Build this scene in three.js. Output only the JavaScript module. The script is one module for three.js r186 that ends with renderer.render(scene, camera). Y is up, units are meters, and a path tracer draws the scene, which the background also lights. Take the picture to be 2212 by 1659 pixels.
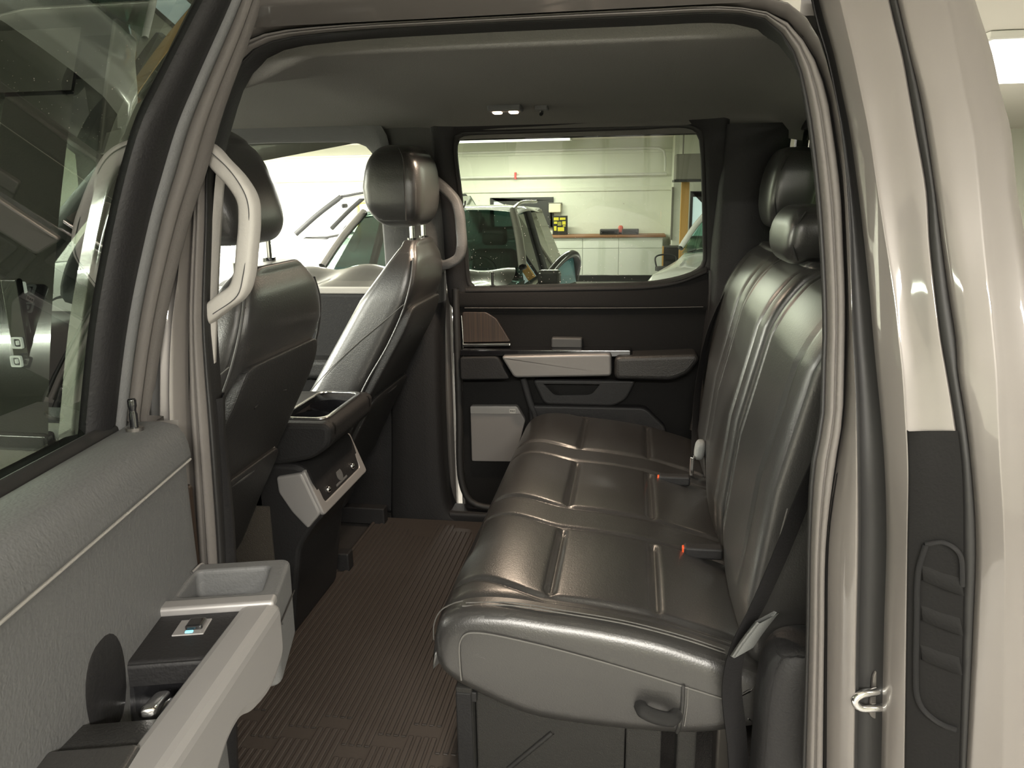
import * as THREE from 'three';
import { RoundedBoxGeometry } from 'three/addons/geometries/RoundedBoxGeometry.js';
import { mergeGeometries } from 'three/addons/utils/BufferGeometryUtils.js';
import { RectAreaLightUniformsLib } from 'three/addons/lights/RectAreaLightUniformsLib.js';

// ---------------------------------------------------------------- camera, exposure, large lights
RectAreaLightUniformsLib.init();
const renderer = new THREE.WebGLRenderer({ antialias: true });
renderer.toneMapping = THREE.LinearToneMapping;
renderer.toneMappingExposure = 1.0;
renderer.outputColorSpace = THREE.SRGBColorSpace;
renderer.shadowMap.enabled = true;
const scene = new THREE.Scene();
scene.background = new THREE.Color(0x000000);

const V = (x, y, z) => new THREE.Vector3(x, y, z);
const R = (d) => d * Math.PI / 180;
const camera = new THREE.PerspectiveCamera(2 * Math.atan(829.5 / 1660) * 180 / Math.PI, 2212 / 1659, 0.02, 60);
{ // the phone is held at the open rear door: 9 degrees towards the front, 14 down, 0.9 rolled
  const y = R(9), p = R(14), r = R(0.9);
  const f = V(-Math.sin(y) * Math.cos(p), -Math.sin(p), -Math.cos(y) * Math.cos(p));
  const right = V(Math.cos(y), 0, -Math.sin(y)), up = right.clone().cross(f);
  camera.position.set(0, 1.6, 0);
  camera.up.copy(up.multiplyScalar(Math.cos(r)).addScaledVector(right, Math.sin(r)));
  camera.lookAt(camera.position.clone().add(f));
}
const GROUND = -0.1, CEIL = 2.57;
const LAMP = 160;                       // luminance of the tube lights' area lights

// ---------------------------------------------------------------- helpers
let seed = 7;
const rnd = () => { seed = (seed * 1664525 + 1013904223) >>> 0; return seed / 4294967296; };
const clamp = (v, a = 0, b = 1) => Math.min(b, Math.max(a, v));
const mix = (a, b, t) => a + (b - a) * t;
const sst = (a, b, v) => { const t = clamp((v - a) / (b - a)); return t * t * (3 - 2 * t); };
function lerpTable(t, x) { // piecewise smooth table lookup
  if (x <= t[0][0]) return t[0][1];
  for (let i = 1; i < t.length; i++) if (x <= t[i][0]) {
    const [x0, y0] = t[i - 1], [x1, y1] = t[i], k = (x - x0) / (x1 - x0);
    const m0 = i > 1 ? (y1 - t[i - 2][1]) / (x1 - t[i - 2][0]) * (x1 - x0) : y1 - y0;
    const m1 = i < t.length - 1 ? (t[i + 1][1] - y0) / (t[i + 1][0] - x0) * (x1 - x0) : y1 - y0;
    const k2 = k * k, k3 = k2 * k;
    return (2 * k3 - 3 * k2 + 1) * y0 + (k3 - 2 * k2 + k) * m0 + (-2 * k3 + 3 * k2) * y1 + (k3 - k2) * m1;
  }
  return t[t.length - 1][1];
}
const taken = new Map();
function numbered(n) { const k = taken.get(n) || 0; taken.set(n, k + 1); return k ? n + '_' + String(k).padStart(3, '0') : n; }
function tag(o, label, category, group) { o.userData.label = label; o.userData.category = category; if (group) o.userData.group = group; return o; }
function thing(name, label, category, pos = [0, 0, 0], turn = 0, group) {
  const o = new THREE.Group(); o.name = numbered(name); scene.add(o);
  o.position.set(...pos); o.rotation.y = turn; return tag(o, label, category, group);
}
function obj(name, geo, m, parent = scene, label) {
  if (Array.isArray(geo)) geo = join(geo);
  const o = new THREE.Mesh(geo, m); o.name = parent === scene ? numbered(name) : name;
  o.castShadow = o.receiveShadow = true; parent.add(o); if (label) o.userData.label = label; return o;
}
function struct(name, geo, m) { const o = obj(name, geo, m); o.userData.kind = 'structure'; return o; }
function join(list) {
  return mergeGeometries(list.map((g) => {
    g = g.index ? g.toNonIndexed() : g;
    for (const k of Object.keys(g.attributes)) if (!['position', 'normal', 'uv'].includes(k)) g.deleteAttribute(k);
    if (!g.attributes.uv) g.setAttribute('uv', new THREE.BufferAttribute(new Float32Array(g.attributes.position.count * 2), 2));
    return g;
  }));
}
// uv in metres from the dominant direction of each face
function boxUV(g) {
  const p = g.attributes.position, n = g.attributes.normal, uv = new Float32Array(p.count * 2);
  for (let i = 0; i < p.count; i++) {
    const ax = Math.abs(n.getX(i)), ay = Math.abs(n.getY(i)), az = Math.abs(n.getZ(i));
    const a = ax > ay && ax > az ? [p.getZ(i), p.getY(i)] : ay > az ? [p.getX(i), p.getZ(i)] : [p.getX(i), p.getY(i)];
    uv[2 * i] = a[0]; uv[2 * i + 1] = a[1];
  }
  g.setAttribute('uv', new THREE.BufferAttribute(uv, 2)); return g;
}
// box from min to max corner, rounded edges
function box(x0, x1, y0, y1, z0, z1, r = 0.004, seg = 2) {
  const w = x1 - x0, h = y1 - y0, d = z1 - z0; r = Math.min(r, w * 0.49, h * 0.49, d * 0.49);
  const g = r > 0 ? new RoundedBoxGeometry(w, h, d, seg, r) : new THREE.BoxGeometry(w, h, d);
  g.translate((x0 + x1) / 2, (y0 + y1) / 2, (z0 + z1) / 2); return boxUV(g);
}
// rows: arrays of points with equal count -> smooth sheet
function sheet(rows, { closed = false, closedRows = false } = {}) {
  const nr = rows.length, nc = rows[0].length, pos = [], uv = [], idx = [];
  const vlen = [0]; for (let i = 1; i < nr; i++) vlen.push(vlen[i - 1] + rows[i][nc >> 1].distanceTo(rows[i - 1][nc >> 1]));
  for (let i = 0; i < nr; i++) { let l = 0; for (let j = 0; j < nc; j++) { if (j) l += rows[i][j].distanceTo(rows[i][j - 1]); const p = rows[i][j]; pos.push(p.x, p.y, p.z); uv.push(l, vlen[i]); } }
  const I = (i, j) => (i % nr) * nc + (j % nc);
  for (let i = 0; i < nr - (closedRows ? 0 : 1); i++) for (let j = 0; j < nc - (closed ? 0 : 1); j++) idx.push(I(i, j), I(i, j + 1), I(i + 1, j + 1), I(i, j), I(i + 1, j + 1), I(i + 1, j));
  const g = new THREE.BufferGeometry();
  g.setAttribute('position', new THREE.Float32BufferAttribute(pos, 3)); g.setAttribute('uv', new THREE.Float32BufferAttribute(uv, 2));
  g.setIndex(idx); g.computeVertexNormals(); return g;
}
const pts = (a) => a.map((p) => V(...p));
function spline(a, n, closed = false) { return new THREE.CatmullRomCurve3(a.map((p) => p.isVector3 ? p : V(...p)), closed, 'centripetal').getSpacedPoints(n); }
function strip(rowsIn, n = 60, sub = 1) { // rows given by control points, resampled to a smooth sheet
  return sheet(rowsIn.map((r) => spline(r, n)));
}
function tube(a, r = 0.005, n = 24, closed = false, rs = 8) {
  const c = new THREE.CatmullRomCurve3(a.map((p) => p.isVector3 ? p : V(...p)), closed, 'centripetal');
  return new THREE.TubeGeometry(c, n, r, rs, closed);
}
function polytube(a, r, rs = 8) { // straight pieces
  const path = new THREE.CurvePath(); const q = pts(a);
  for (let i = 1; i < q.length; i++) path.add(new THREE.LineCurve3(q[i - 1], q[i]));
  return new THREE.TubeGeometry(path, (q.length - 1) * 8, r, rs);
}
function cyl(x, y, z, r, h, axis = 'y', r2 = r, seg = 20) {
  const g = new THREE.CylinderGeometry(r2, r, h, seg); if (axis === 'x') g.rotateZ(Math.PI / 2); if (axis === 'z') g.rotateX(Math.PI / 2);
  g.translate(x, y, z); return g;
}
// outline in the XY plane extruded along z from z0 to z1 with a rounded edge
function shapeOf(p, r = 0) {
  const s = new THREE.Shape();
  if (!r) { p.forEach(([x, y], i) => i ? s.lineTo(x, y) : s.moveTo(x, y)); s.closePath(); return s; }
  const n = p.length;
  for (let i = 0; i < n; i++) {
    const a = p[(i + n - 1) % n], b = p[i], c = p[(i + 1) % n], rr = b[2] ?? r;
    const l1 = Math.hypot(a[0] - b[0], a[1] - b[1]), l2 = Math.hypot(c[0] - b[0], c[1] - b[1]), k = Math.min(rr, l1 * 0.48, l2 * 0.48);
    const p1 = [b[0] + (a[0] - b[0]) / l1 * k, b[1] + (a[1] - b[1]) / l1 * k], p2 = [b[0] + (c[0] - b[0]) / l2 * k, b[1] + (c[1] - b[1]) / l2 * k];
    i ? s.lineTo(...p1) : s.moveTo(...p1); s.quadraticCurveTo(b[0], b[1], ...p2);
  }
  s.closePath(); return s;
}
function slab(p, z0, z1, { r = 0.006, bevel = 0.003, holes = [] } = {}) {
  const s = Array.isArray(p) ? shapeOf(p, r) : p; s.holes.push(...holes.map((h) => Array.isArray(h) ? shapeOf(h, r) : h));
  const d = z1 - z0; bevel = Math.min(bevel, d * 0.45);
  const g = new THREE.ExtrudeGeometry(s, { depth: d - 2 * bevel, bevelEnabled: bevel > 0, bevelThickness: bevel, bevelSize: bevel, bevelOffset: -bevel, bevelSegments: 3, curveSegments: 8 });
  g.translate(0, 0, z0 + bevel); return boxUV(g);
}
// superellipsoid pad along y: table rows [y, cx, hx, hz]; exponents e (plan) and m (ends)
function pad({ y0, y1, cx, hx, hz, cz = 0, e = 5, m = 9, nu = 72, nv = 48, disp, shear }) {
  const rows = [];
  for (let j = 0; j <= nv; j++) {
    const ph = mix(-Math.PI / 2, Math.PI / 2, j / nv), sp = Math.sin(ph), w = Math.sign(sp) * Math.pow(Math.abs(sp), 2 / m), r = Math.pow(Math.max(0, Math.cos(ph)), 2 / m);
    const y = mix(y0, y1, (w + 1) / 2), row = [];
    for (let i = 0; i < nu; i++) {
      const a = i / nu * Math.PI * 2, c = Math.cos(a), s = Math.sin(a);
      let dx = Math.sign(c) * Math.pow(Math.abs(c), 2 / e) * hx(y) * r, dz = Math.sign(s) * Math.pow(Math.abs(s), 2 / e) * hz(y) * r;
      const p = V(cx(y) + dx, y, cz + dz); if (disp) disp(p, c, s, dx, dz); row.push(p);
    }
    rows.push(row.reverse());
  }
  return boxUV(sheet(rows, { closed: true }));
}
const groove = (d, w, depth) => -depth * Math.exp(-(d * d) / (w * w));

// ---------------------------------------------------------------- textures and materials
function noiseTex(size, scale, { oct = 4, lo = 0, hi = 255, seedv = 1, stretch = 1 } = {}) {
  const P = 64 * 64, tbl = new Float32Array(P); let s = seedv * 7919 + 13;
  for (let i = 0; i < P; i++) { s = (s * 1664525 + 1013904223) >>> 0; tbl[i] = s / 4294967296; }
  const val = (x, y, per) => { const xi = Math.floor(x), yi = Math.floor(y), fx = x - xi, fy = y - yi, u = fx * fx * (3 - 2 * fx), v = fy * fy * (3 - 2 * fy);
    const g = (a, b) => tbl[(((b % per) + per) % per) * 64 + (((a % per) + per) % per)];
    return mix(mix(g(xi, yi), g(xi + 1, yi), u), mix(g(xi, yi + 1), g(xi + 1, yi + 1), u), v); };
  const d = new Uint8Array(size * size * 4);
  for (let j = 0; j < size; j++) for (let i = 0; i < size; i++) {
    let v = 0, amp = 0.5, f = scale; for (let o = 0; o < oct; o++) { v += amp * val(i / size * f, j / size * f * stretch, Math.min(64, f)); amp *= 0.5; f = Math.min(64, f * 2); }
    const q = mix(lo, hi, clamp(v)); const k = (j * size + i) * 4; d[k] = d[k + 1] = d[k + 2] = q; d[k + 3] = 255;
  }
  const t = new THREE.DataTexture(d, size, size); t.wrapS = t.wrapT = THREE.RepeatWrapping; t.magFilter = THREE.LinearFilter; t.minFilter = THREE.LinearMipmapLinearFilter; t.generateMipmaps = true; t.needsUpdate = true; return t;
}
function rep(t, x, y = x) { const c = t.clone(); c.repeat.set(x, y); c.needsUpdate = true; return c; }
const nFine = noiseTex(512, 32, { oct: 3, seedv: 3 }), nMid = noiseTex(512, 8, { oct: 5, seedv: 5 });
const leatherBump = rep(nFine, 14), plasticBump = rep(nFine, 9), clothBump = rep(nFine, 20), roughBump = rep(nMid, 3);
const M = (o) => new THREE.MeshPhysicalMaterial(o);
const lin = (r, g, b) => new THREE.Color().setRGB(r, g, b);
const leather = M({ color: lin(0.026, 0.025, 0.024), roughness: 0.36, bumpMap: leatherBump, bumpScale: 0.0004, clearcoat: 0.9, clearcoatRoughness: 0.34 });
const leatherSoft = M({ color: lin(0.018, 0.0175, 0.017), roughness: 0.5, bumpMap: leatherBump, bumpScale: 0.0007 });
const thread = M({ color: lin(0.1, 0.097, 0.09), roughness: 0.8 });
const plastic = M({ color: lin(0.012, 0.0115, 0.012), roughness: 0.6, specularIntensity: 0.8, bumpMap: plasticBump, bumpScale: 0.0004 });
const plasticBlack = M({ color: lin(0.007, 0.0067, 0.0065), roughness: 0.75, specularIntensity: 0.35, bumpMap: plasticBump, bumpScale: 0.0003 });
const pillarGrey = M({ color: lin(0.06, 0.059, 0.056), roughness: 0.8, bumpMap: plasticBump, bumpScale: 0.0004 });
const plasticMid = M({ color: lin(0.01, 0.0097, 0.01), roughness: 0.7, specularIntensity: 0.7, bumpMap: plasticBump, bumpScale: 0.0005 });
const plasticGrey = M({ color: lin(0.105, 0.106, 0.106), roughness: 0.62, bumpMap: plasticBump, bumpScale: 0.0005 });
const gloss = M({ color: lin(0.008, 0.008, 0.009), roughness: 0.12, clearcoat: 1 });
const trimLight = M({ color: lin(0.44, 0.42, 0.39), roughness: 0.6, bumpMap: plasticBump, bumpScale: 0.0003 });
const headlinerMat = M({ color: lin(0.14, 0.137, 0.124), roughness: 1, bumpMap: clothBump, bumpScale: 0.0006 });
const paint = M({ color: lin(0.155, 0.142, 0.131), roughness: 0.42, metalness: 0.25, clearcoat: 1, clearcoatRoughness: 0.04 });
const rubber = M({ color: lin(0.014, 0.0135, 0.013), roughness: 0.6 });
const bulbRubber = M({ color: lin(0.115, 0.105, 0.097), roughness: 0.7, bumpMap: plasticBump, bumpScale: 0.0003 });
const silverDim = M({ color: lin(0.16, 0.154, 0.15), roughness: 0.45, metalness: 0.4 });
const silver = M({ color: lin(0.31, 0.3, 0.295), roughness: 0.45, metalness: 0.4 });
const grilleGrey = M({ color: lin(0.15, 0.143, 0.138), roughness: 0.55, metalness: 0.2 });
const chrome = M({ color: lin(0.8, 0.8, 0.8), roughness: 0.15, metalness: 1 });
const steelDark = M({ color: lin(0.15, 0.14, 0.13), roughness: 0.4, metalness: 0.8 });
const carpet = M({ color: lin(0.02, 0.017, 0.015), roughness: 1, bumpMap: clothBump, bumpScale: 0.003 });
const carpetBrown = M({ color: lin(0.06, 0.052, 0.042), roughness: 1, bumpMap: clothBump, bumpScale: 0.002 });
const matRubber = M({ color: lin(0.036, 0.029, 0.0245), roughness: 0.6, bumpMap: roughBump, bumpScale: 0.001 });
const boardMat = M({ color: lin(0.014, 0.0133, 0.0115), roughness: 0.85, bumpMap: clothBump, bumpScale: 0.0008 });
const webbing = M({ color: lin(0.16, 0.165, 0.16), roughness: 0.7, bumpMap: clothBump, bumpScale: 0.0005 });
const orange = M({ color: lin(0.75, 0.09, 0.02), roughness: 0.45 });
const glassTint = M({ color: lin(0.3, 0.34, 0.285), roughness: 0, transmission: 1, thickness: 0, ior: 1.52, side: THREE.DoubleSide });
const glassPrivacy = M({ color: lin(0.16, 0.19, 0.16), roughness: 0, transmission: 1, thickness: 0, ior: 2.33, side: THREE.DoubleSide });
const glassClear = M({ color: lin(0.86, 0.9, 0.87), roughness: 0, transmission: 1, thickness: 0, ior: 1.52, side: THREE.DoubleSide });
const woodTex = (() => {
  const c = document.createElement('canvas'); c.width = 256; c.height = 256; const g = c.getContext('2d'); g.fillStyle = '#2a2019'; g.fillRect(0, 0, 256, 256);
  for (let i = 0; i < 260; i++) { const x = rnd() * 256; g.strokeStyle = `rgba(${rnd() < 0.5 ? '70,50,34' : '14,10,8'},${0.15 + rnd() * 0.3})`; g.lineWidth = 0.5 + rnd() * 2; g.beginPath(); g.moveTo(x, 0); g.bezierCurveTo(x + rnd() * 14 - 7, 80, x + rnd() * 14 - 7, 170, x + rnd() * 8 - 4, 256); g.stroke(); }
  const t = new THREE.CanvasTexture(c); t.colorSpace = THREE.SRGBColorSpace; t.wrapS = t.wrapT = THREE.RepeatWrapping; t.repeat.set(4, 4); return t;
})();
const woodTrim = M({ map: woodTex, roughness: 0.5 });
// the workshop
const wallPaint = M({ color: lin(0.7, 0.71, 0.62), roughness: 0.85, bumpMap: roughBump, bumpScale: 0.002 });
const ceilPaint = M({ color: lin(0.75, 0.72, 0.64), roughness: 0.9 });
const concrete = M({ color: lin(0.3, 0.29, 0.27), roughness: 0.5, map: (() => { const t = noiseTex(512, 6, { oct: 5, lo: 150, hi: 255, seedv: 11 }); t.colorSpace = THREE.SRGBColorSpace; t.repeat.set(0.25, 0.25); return t; })() });
const whiteMetal = M({ color: lin(0.68, 0.68, 0.64), roughness: 0.5 });
const cabinetWhite = M({ color: lin(0.66, 0.68, 0.62), roughness: 0.5 });
const darkGrey = M({ color: lin(0.035, 0.035, 0.035), roughness: 0.6 });
const midGrey = M({ color: lin(0.22, 0.21, 0.18), roughness: 0.7 });
const woodYellow = M({ color: lin(0.62, 0.36, 0.11), roughness: 0.7 });
const woodTop = M({ color: lin(0.25, 0.12, 0.06), roughness: 0.6 });
const carBlack = M({ color: lin(0.012, 0.012, 0.013), roughness: 0.3, clearcoat: 1, clearcoatRoughness: 0.04 });
const carGrey = M({ color: lin(0.16, 0.155, 0.145), roughness: 0.35, metalness: 0.3, clearcoat: 1, clearcoatRoughness: 0.05 });
const carSilver = M({ color: lin(0.5, 0.5, 0.49), roughness: 0.35, metalness: 0.3, clearcoat: 1, clearcoatRoughness: 0.05 });
const carGlass = M({ color: lin(0.42, 0.6, 0.5), roughness: 0, transmission: 1, thickness: 0, ior: 1.52, side: THREE.DoubleSide });
const keyGlow = M({ color: lin(0.5, 0.5, 0.48), roughness: 0.5, emissive: lin(1, 0.98, 0.9), emissiveIntensity: 1.6 });
const panelGlow = M({ color: lin(0.9, 0.9, 0.88), emissive: lin(1, 0.96, 0.86), emissiveIntensity: 3, roughness: 0.6 });
const tubeGlow = M({ color: lin(0.9, 0.9, 0.88), emissive: lin(1, 0.97, 0.88), emissiveIntensity: 6, roughness: 0.5 });
const domeGlow = M({ color: lin(0.9, 0.8, 0.7), emissive: lin(1, 0.72, 0.5), emissiveIntensity: 9, roughness: 0.4 });
const R_LIP = [[0.264,0.729,-1.005],[0.251,0.996,-1.005],[0.242,1.141,-1.005],[0.239,1.244,-1.005],[0.248,1.306,-1.017],[0.248,1.368,-1.031],[0.249,1.403,-1.04],[0.247,1.468,-1.058],[0.243,1.533,-1.078],[0.238,1.595,-1.098],[0.229,1.675,-1.126],[0.222,1.72,-1.143],[0.212,1.766,-1.161],[0.197,1.798,-1.175],[0.169,1.826,-1.187],[0.115,1.836,-1.191],[0.014,1.837,-1.191],[-0.253,1.838,-1.192],[-0.453,1.835,-1.19],[-0.546,1.826,-1.187],[-0.582,1.809,-1.179],[-0.605,1.777,-1.166],[-0.624,1.712,-1.14],[-0.633,1.658,-1.12],[-0.629,1.564,-1.088],[-0.627,1.484,-1.063],[-0.626,1.424,-1.046],[-0.619,1.351,-1.027],[-0.612,1.284,-1.012],[-0.611,1.214,-1.005],[-0.616,1.102,-1.005],[-0.624,0.983,-1.005],[-0.637,0.815,-1.005]];
const R_BULB = [[0.293,0.737,-1.0],[0.274,1.001,-1.0],[0.265,1.145,-1.0],[0.268,1.247,-1.0],[0.275,1.308,-1.012],[0.276,1.369,-1.027],[0.276,1.404,-1.036],[0.275,1.469,-1.053],[0.272,1.533,-1.073],[0.269,1.595,-1.093],[0.259,1.674,-1.121],[0.252,1.719,-1.138],[0.238,1.764,-1.156],[0.22,1.796,-1.169],[0.188,1.828,-1.182],[0.114,1.845,-1.19],[0.013,1.847,-1.191],[-0.252,1.847,-1.191],[-0.452,1.846,-1.19],[-0.557,1.839,-1.187],[-0.596,1.823,-1.18],[-0.619,1.798,-1.17],[-0.636,1.726,-1.141],[-0.648,1.658,-1.115],[-0.646,1.564,-1.083],[-0.646,1.484,-1.058],[-0.645,1.425,-1.041],[-0.643,1.352,-1.022],[-0.641,1.285,-1.007],[-0.641,1.215,-1.0],[-0.649,1.102,-1.0],[-0.656,0.983,-1.0],[-0.67,0.815,-1.0]];
const R_RIDGE = [[0.325,0.768,-0.97],[0.306,1.022,-0.97],[0.296,1.161,-0.97],[0.287,1.258,-0.972],[0.283,1.317,-0.984],[0.279,1.376,-0.998],[0.276,1.41,-1.007],[0.273,1.472,-1.024],[0.27,1.535,-1.043],[0.267,1.595,-1.063],[0.26,1.672,-1.09],[0.253,1.715,-1.106],[0.241,1.767,-1.127],[0.225,1.81,-1.145],[0.195,1.84,-1.158],[0.123,1.855,-1.164],[0.013,1.86,-1.166],[-0.247,1.863,-1.168],[-0.442,1.863,-1.168],[-0.555,1.858,-1.166],[-0.597,1.842,-1.158],[-0.616,1.817,-1.148],[-0.629,1.736,-1.114],[-0.647,1.657,-1.085],[-0.647,1.565,-1.053],[-0.649,1.488,-1.029],[-0.656,1.429,-1.012],[-0.659,1.358,-0.994],[-0.658,1.293,-0.979],[-0.657,1.225,-0.97],[-0.665,1.115,-0.97],[-0.673,0.999,-0.97],[-0.688,0.835,-0.97]];
const R_GAPIN = [[0.328,0.768,-0.97],[0.309,1.023,-0.97],[0.299,1.161,-0.97],[0.29,1.258,-0.972],[0.287,1.317,-0.984],[0.283,1.376,-0.998],[0.28,1.41,-1.007],[0.276,1.472,-1.024],[0.274,1.535,-1.043],[0.271,1.595,-1.063],[0.263,1.672,-1.09],[0.256,1.715,-1.106],[0.246,1.767,-1.127],[0.234,1.813,-1.146],[0.224,1.872,-1.172]];
const R_GAPOUT = [[0.359,0.777,-0.965],[0.339,1.028,-0.965],[0.329,1.165,-0.965],[0.318,1.261,-0.967],[0.312,1.319,-0.98],[0.305,1.377,-0.994],[0.301,1.411,-1.002],[0.295,1.473,-1.02],[0.288,1.535,-1.038],[0.281,1.595,-1.058],[0.271,1.671,-1.085],[0.263,1.714,-1.101],[0.253,1.766,-1.121],[0.24,1.818,-1.143],[0.228,1.871,-1.166]];
const R_FOLD = [[0.375,0.807,-0.934],[0.353,1.049,-0.934],[0.341,1.18,-0.934],[0.334,1.272,-0.938],[0.33,1.328,-0.951],[0.325,1.385,-0.964],[0.321,1.417,-0.973],[0.314,1.477,-0.99],[0.304,1.537,-1.008],[0.295,1.595,-1.027],[0.285,1.668,-1.053],[0.277,1.71,-1.068],[0.268,1.76,-1.088],[0.258,1.81,-1.109],[0.248,1.861,-1.131]];
const R_SEALIN = [[0.431,0.832,-0.914],[0.409,1.066,-0.914],[0.395,1.193,-0.914],[0.385,1.281,-0.92],[0.377,1.335,-0.932],[0.367,1.39,-0.946],[0.361,1.421,-0.954],[0.353,1.479,-0.97],[0.347,1.538,-0.988],[0.344,1.594,-1.006],[0.333,1.666,-1.032],[0.327,1.706,-1.047],[0.32,1.754,-1.066],[0.31,1.803,-1.086],[0.301,1.853,-1.107]];
const R_SEALOUT = [[0.439,0.836,-0.91],[0.421,1.069,-0.91],[0.409,1.196,-0.91],[0.396,1.282,-0.917],[0.388,1.336,-0.929],[0.378,1.391,-0.942],[0.376,1.422,-0.95],[0.367,1.48,-0.967],[0.359,1.538,-0.984],[0.352,1.594,-1.002],[0.343,1.665,-1.027],[0.337,1.706,-1.043],[0.327,1.753,-1.061],[0.318,1.802,-1.081],[0.309,1.851,-1.102]];
const R_SKIN = [[0.471,0.863,-0.885],[0.444,1.086,-0.885],[0.428,1.208,-0.885],[0.417,1.292,-0.894],[0.413,1.344,-0.906],[0.41,1.397,-0.919],[0.407,1.427,-0.927],[0.401,1.483,-0.942],[0.396,1.539,-0.96],[0.392,1.593,-0.977],[0.386,1.662,-1.001],[0.379,1.701,-1.016],[0.372,1.747,-1.034],[0.365,1.794,-1.053],[0.358,1.841,-1.073]];
const R_EDGE = [[0.563,0.86,-0.9],[0.53,1.084,-0.9],[0.509,1.206,-0.9],[0.494,1.29,-0.908],[0.485,1.342,-0.92],[0.477,1.395,-0.933],[0.471,1.425,-0.941],[0.464,1.482,-0.957],[0.454,1.538,-0.974],[0.445,1.592,-0.992],[0.439,1.665,-1.017],[0.43,1.704,-1.032],[0.422,1.752,-1.051],[0.411,1.793,-1.068],[0.398,1.843,-1.089]];
// ---------------------------------------------------------------- the workshop around the truck
const X0 = -9.5, X1 = 7, Z0 = -15.6, Z1 = 5;
struct('floor', box(X0 - 0.2, X1 + 0.2, GROUND - 0.2, GROUND, Z0 - 0.2, Z1 + 0.2, 0), concrete);
struct('ceiling', box(X0 - 0.2, X1 + 0.2, CEIL, CEIL + 0.2, Z0 - 0.2, Z1 + 0.2, 0), ceilPaint);
const wFar = new THREE.Group(); wFar.name = 'wall_far'; wFar.userData.kind = 'structure'; scene.add(wFar);
obj('wall_panel', box(X0, X1, GROUND, CEIL, Z0 - 0.2, Z0, 0), wallPaint, wFar);
obj('wall_rail', box(X0, 0.72, 1.6, 1.68, Z0, Z0 + 0.03, 0.004), wallPaint, wFar);
obj('wall_rail', box(X0, 0.72, 2.3, 2.36, Z0, Z0 + 0.04, 0.004), wallPaint, wFar);
struct('wall_left', box(X0 - 0.2, X0, GROUND, CEIL, Z0, Z1, 0), wallPaint);
struct('wall_right', box(X1, X1 + 0.2, GROUND, CEIL, Z0, Z1, 0), wallPaint);
struct('wall_near', box(X0, X1, GROUND, CEIL, Z1, Z1 + 0.2, 0), wallPaint);

function tubeLight(x, z, len, along, label, tubes = 2, k = 1) {
  const t = thing('tube_light', label, 'light', [x, CEIL - 0.004, z], along === 'x' ? 0 : Math.PI / 2);
  obj('housing', box(-len / 2, len / 2, -0.05, 0, -0.11, 0.11, 0.008), whiteMetal, t);
  for (let i = 0; i < tubes; i++) { const zz = (i - (tubes - 1) / 2) * 0.1; obj('tube', cyl(0, -0.075, zz, 0.019, len - 0.08, 'x'), tubeGlow, t); }
  for (const s of [-1, 1]) obj('end_cap', box(s * len / 2 - 0.03 * (s > 0 ? 1 : 0), s * len / 2 + 0.03 * (s < 0 ? 1 : 0), -0.1, -0.05, -0.1, 0.1, 0.004), whiteMetal, t);
  const l = new THREE.RectAreaLight(new THREE.Color(1, 0.955, 0.87), LAMP * k, len - 0.08, 0.2); l.position.set(0, -0.11, 0); l.rotation.x = -Math.PI / 2; t.add(l);
  return t;
}
tubeLight(-2.15, -14.1, 2.1, 'x', 'fluorescent tube light above the white counter, seen through the far rear window', 2, 1.4);
tubeLight(-6.4, -13.4, 2.4, 'x', 'bright fluorescent tube light just above the front passenger window opening', 2, 4.0);
tubeLight(-5.6, -8.6, 2.4, 'x', 'ceiling tube light over the silver pickup', 2, 2.4);
tubeLight(-1.6, -8.8, 2.4, 'x', 'ceiling tube light over the crashed dark car', 2, 1.7);
tubeLight(-4.6, -3.4, 2.4, 'x', 'ceiling tube light in front of the truck windshield on the passenger side', 2, 5);
tubeLight(-5.2, -1.0, 2.4, 'x', 'ceiling tube light in front of the truck windshield on the driver side', 2, 5.5);
tubeLight(-8.0, -2.2, 2.4, 'z', 'ceiling tube light by the left wall ahead of the truck', 2, 5);
{
  const t = thing('ceiling_panel_light', 'wide white ceiling light panel at the right edge beyond the cab corner', 'light', [3.1, CEIL - 0.004, -7.0]);
  obj('housing', box(-0.85, 0.85, -0.05, 0, -1.22, 1.22, 0.008), whiteMetal, t);
  obj('diffuser', box(-0.81, 0.81, -0.06, -0.045, -1.18, 1.18, 0.004), panelGlow, t);
  const l = new THREE.RectAreaLight(new THREE.Color(1, 0.955, 0.87), LAMP * 0.2, 1.6, 2.3); l.position.set(0, -0.07, 0); l.rotation.x = -Math.PI / 2; t.add(l);
}
tubeLight(0.4, 1.5, 2.4, 'x', 'ceiling tube light behind the photographer by the truck door', 2, 1.45);
tubeLight(-3.6, 1.9, 2.4, 'x', 'ceiling tube light behind the photographer towards the truck front', 2, 3);
tubeLight(4.2, 0.6, 2.4, 'x', 'ceiling tube light behind the photographer towards the truck tail', 2, 1.3);
// ---------------------------------------------------------------- truck cab body (driver's side near z = -1, passenger side near z = -2.5, front towards -x)
const truck = thing('truck_body', 'silver grey pickup truck cab seen through its open rear door', 'truck');
const NS = 90;
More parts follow.
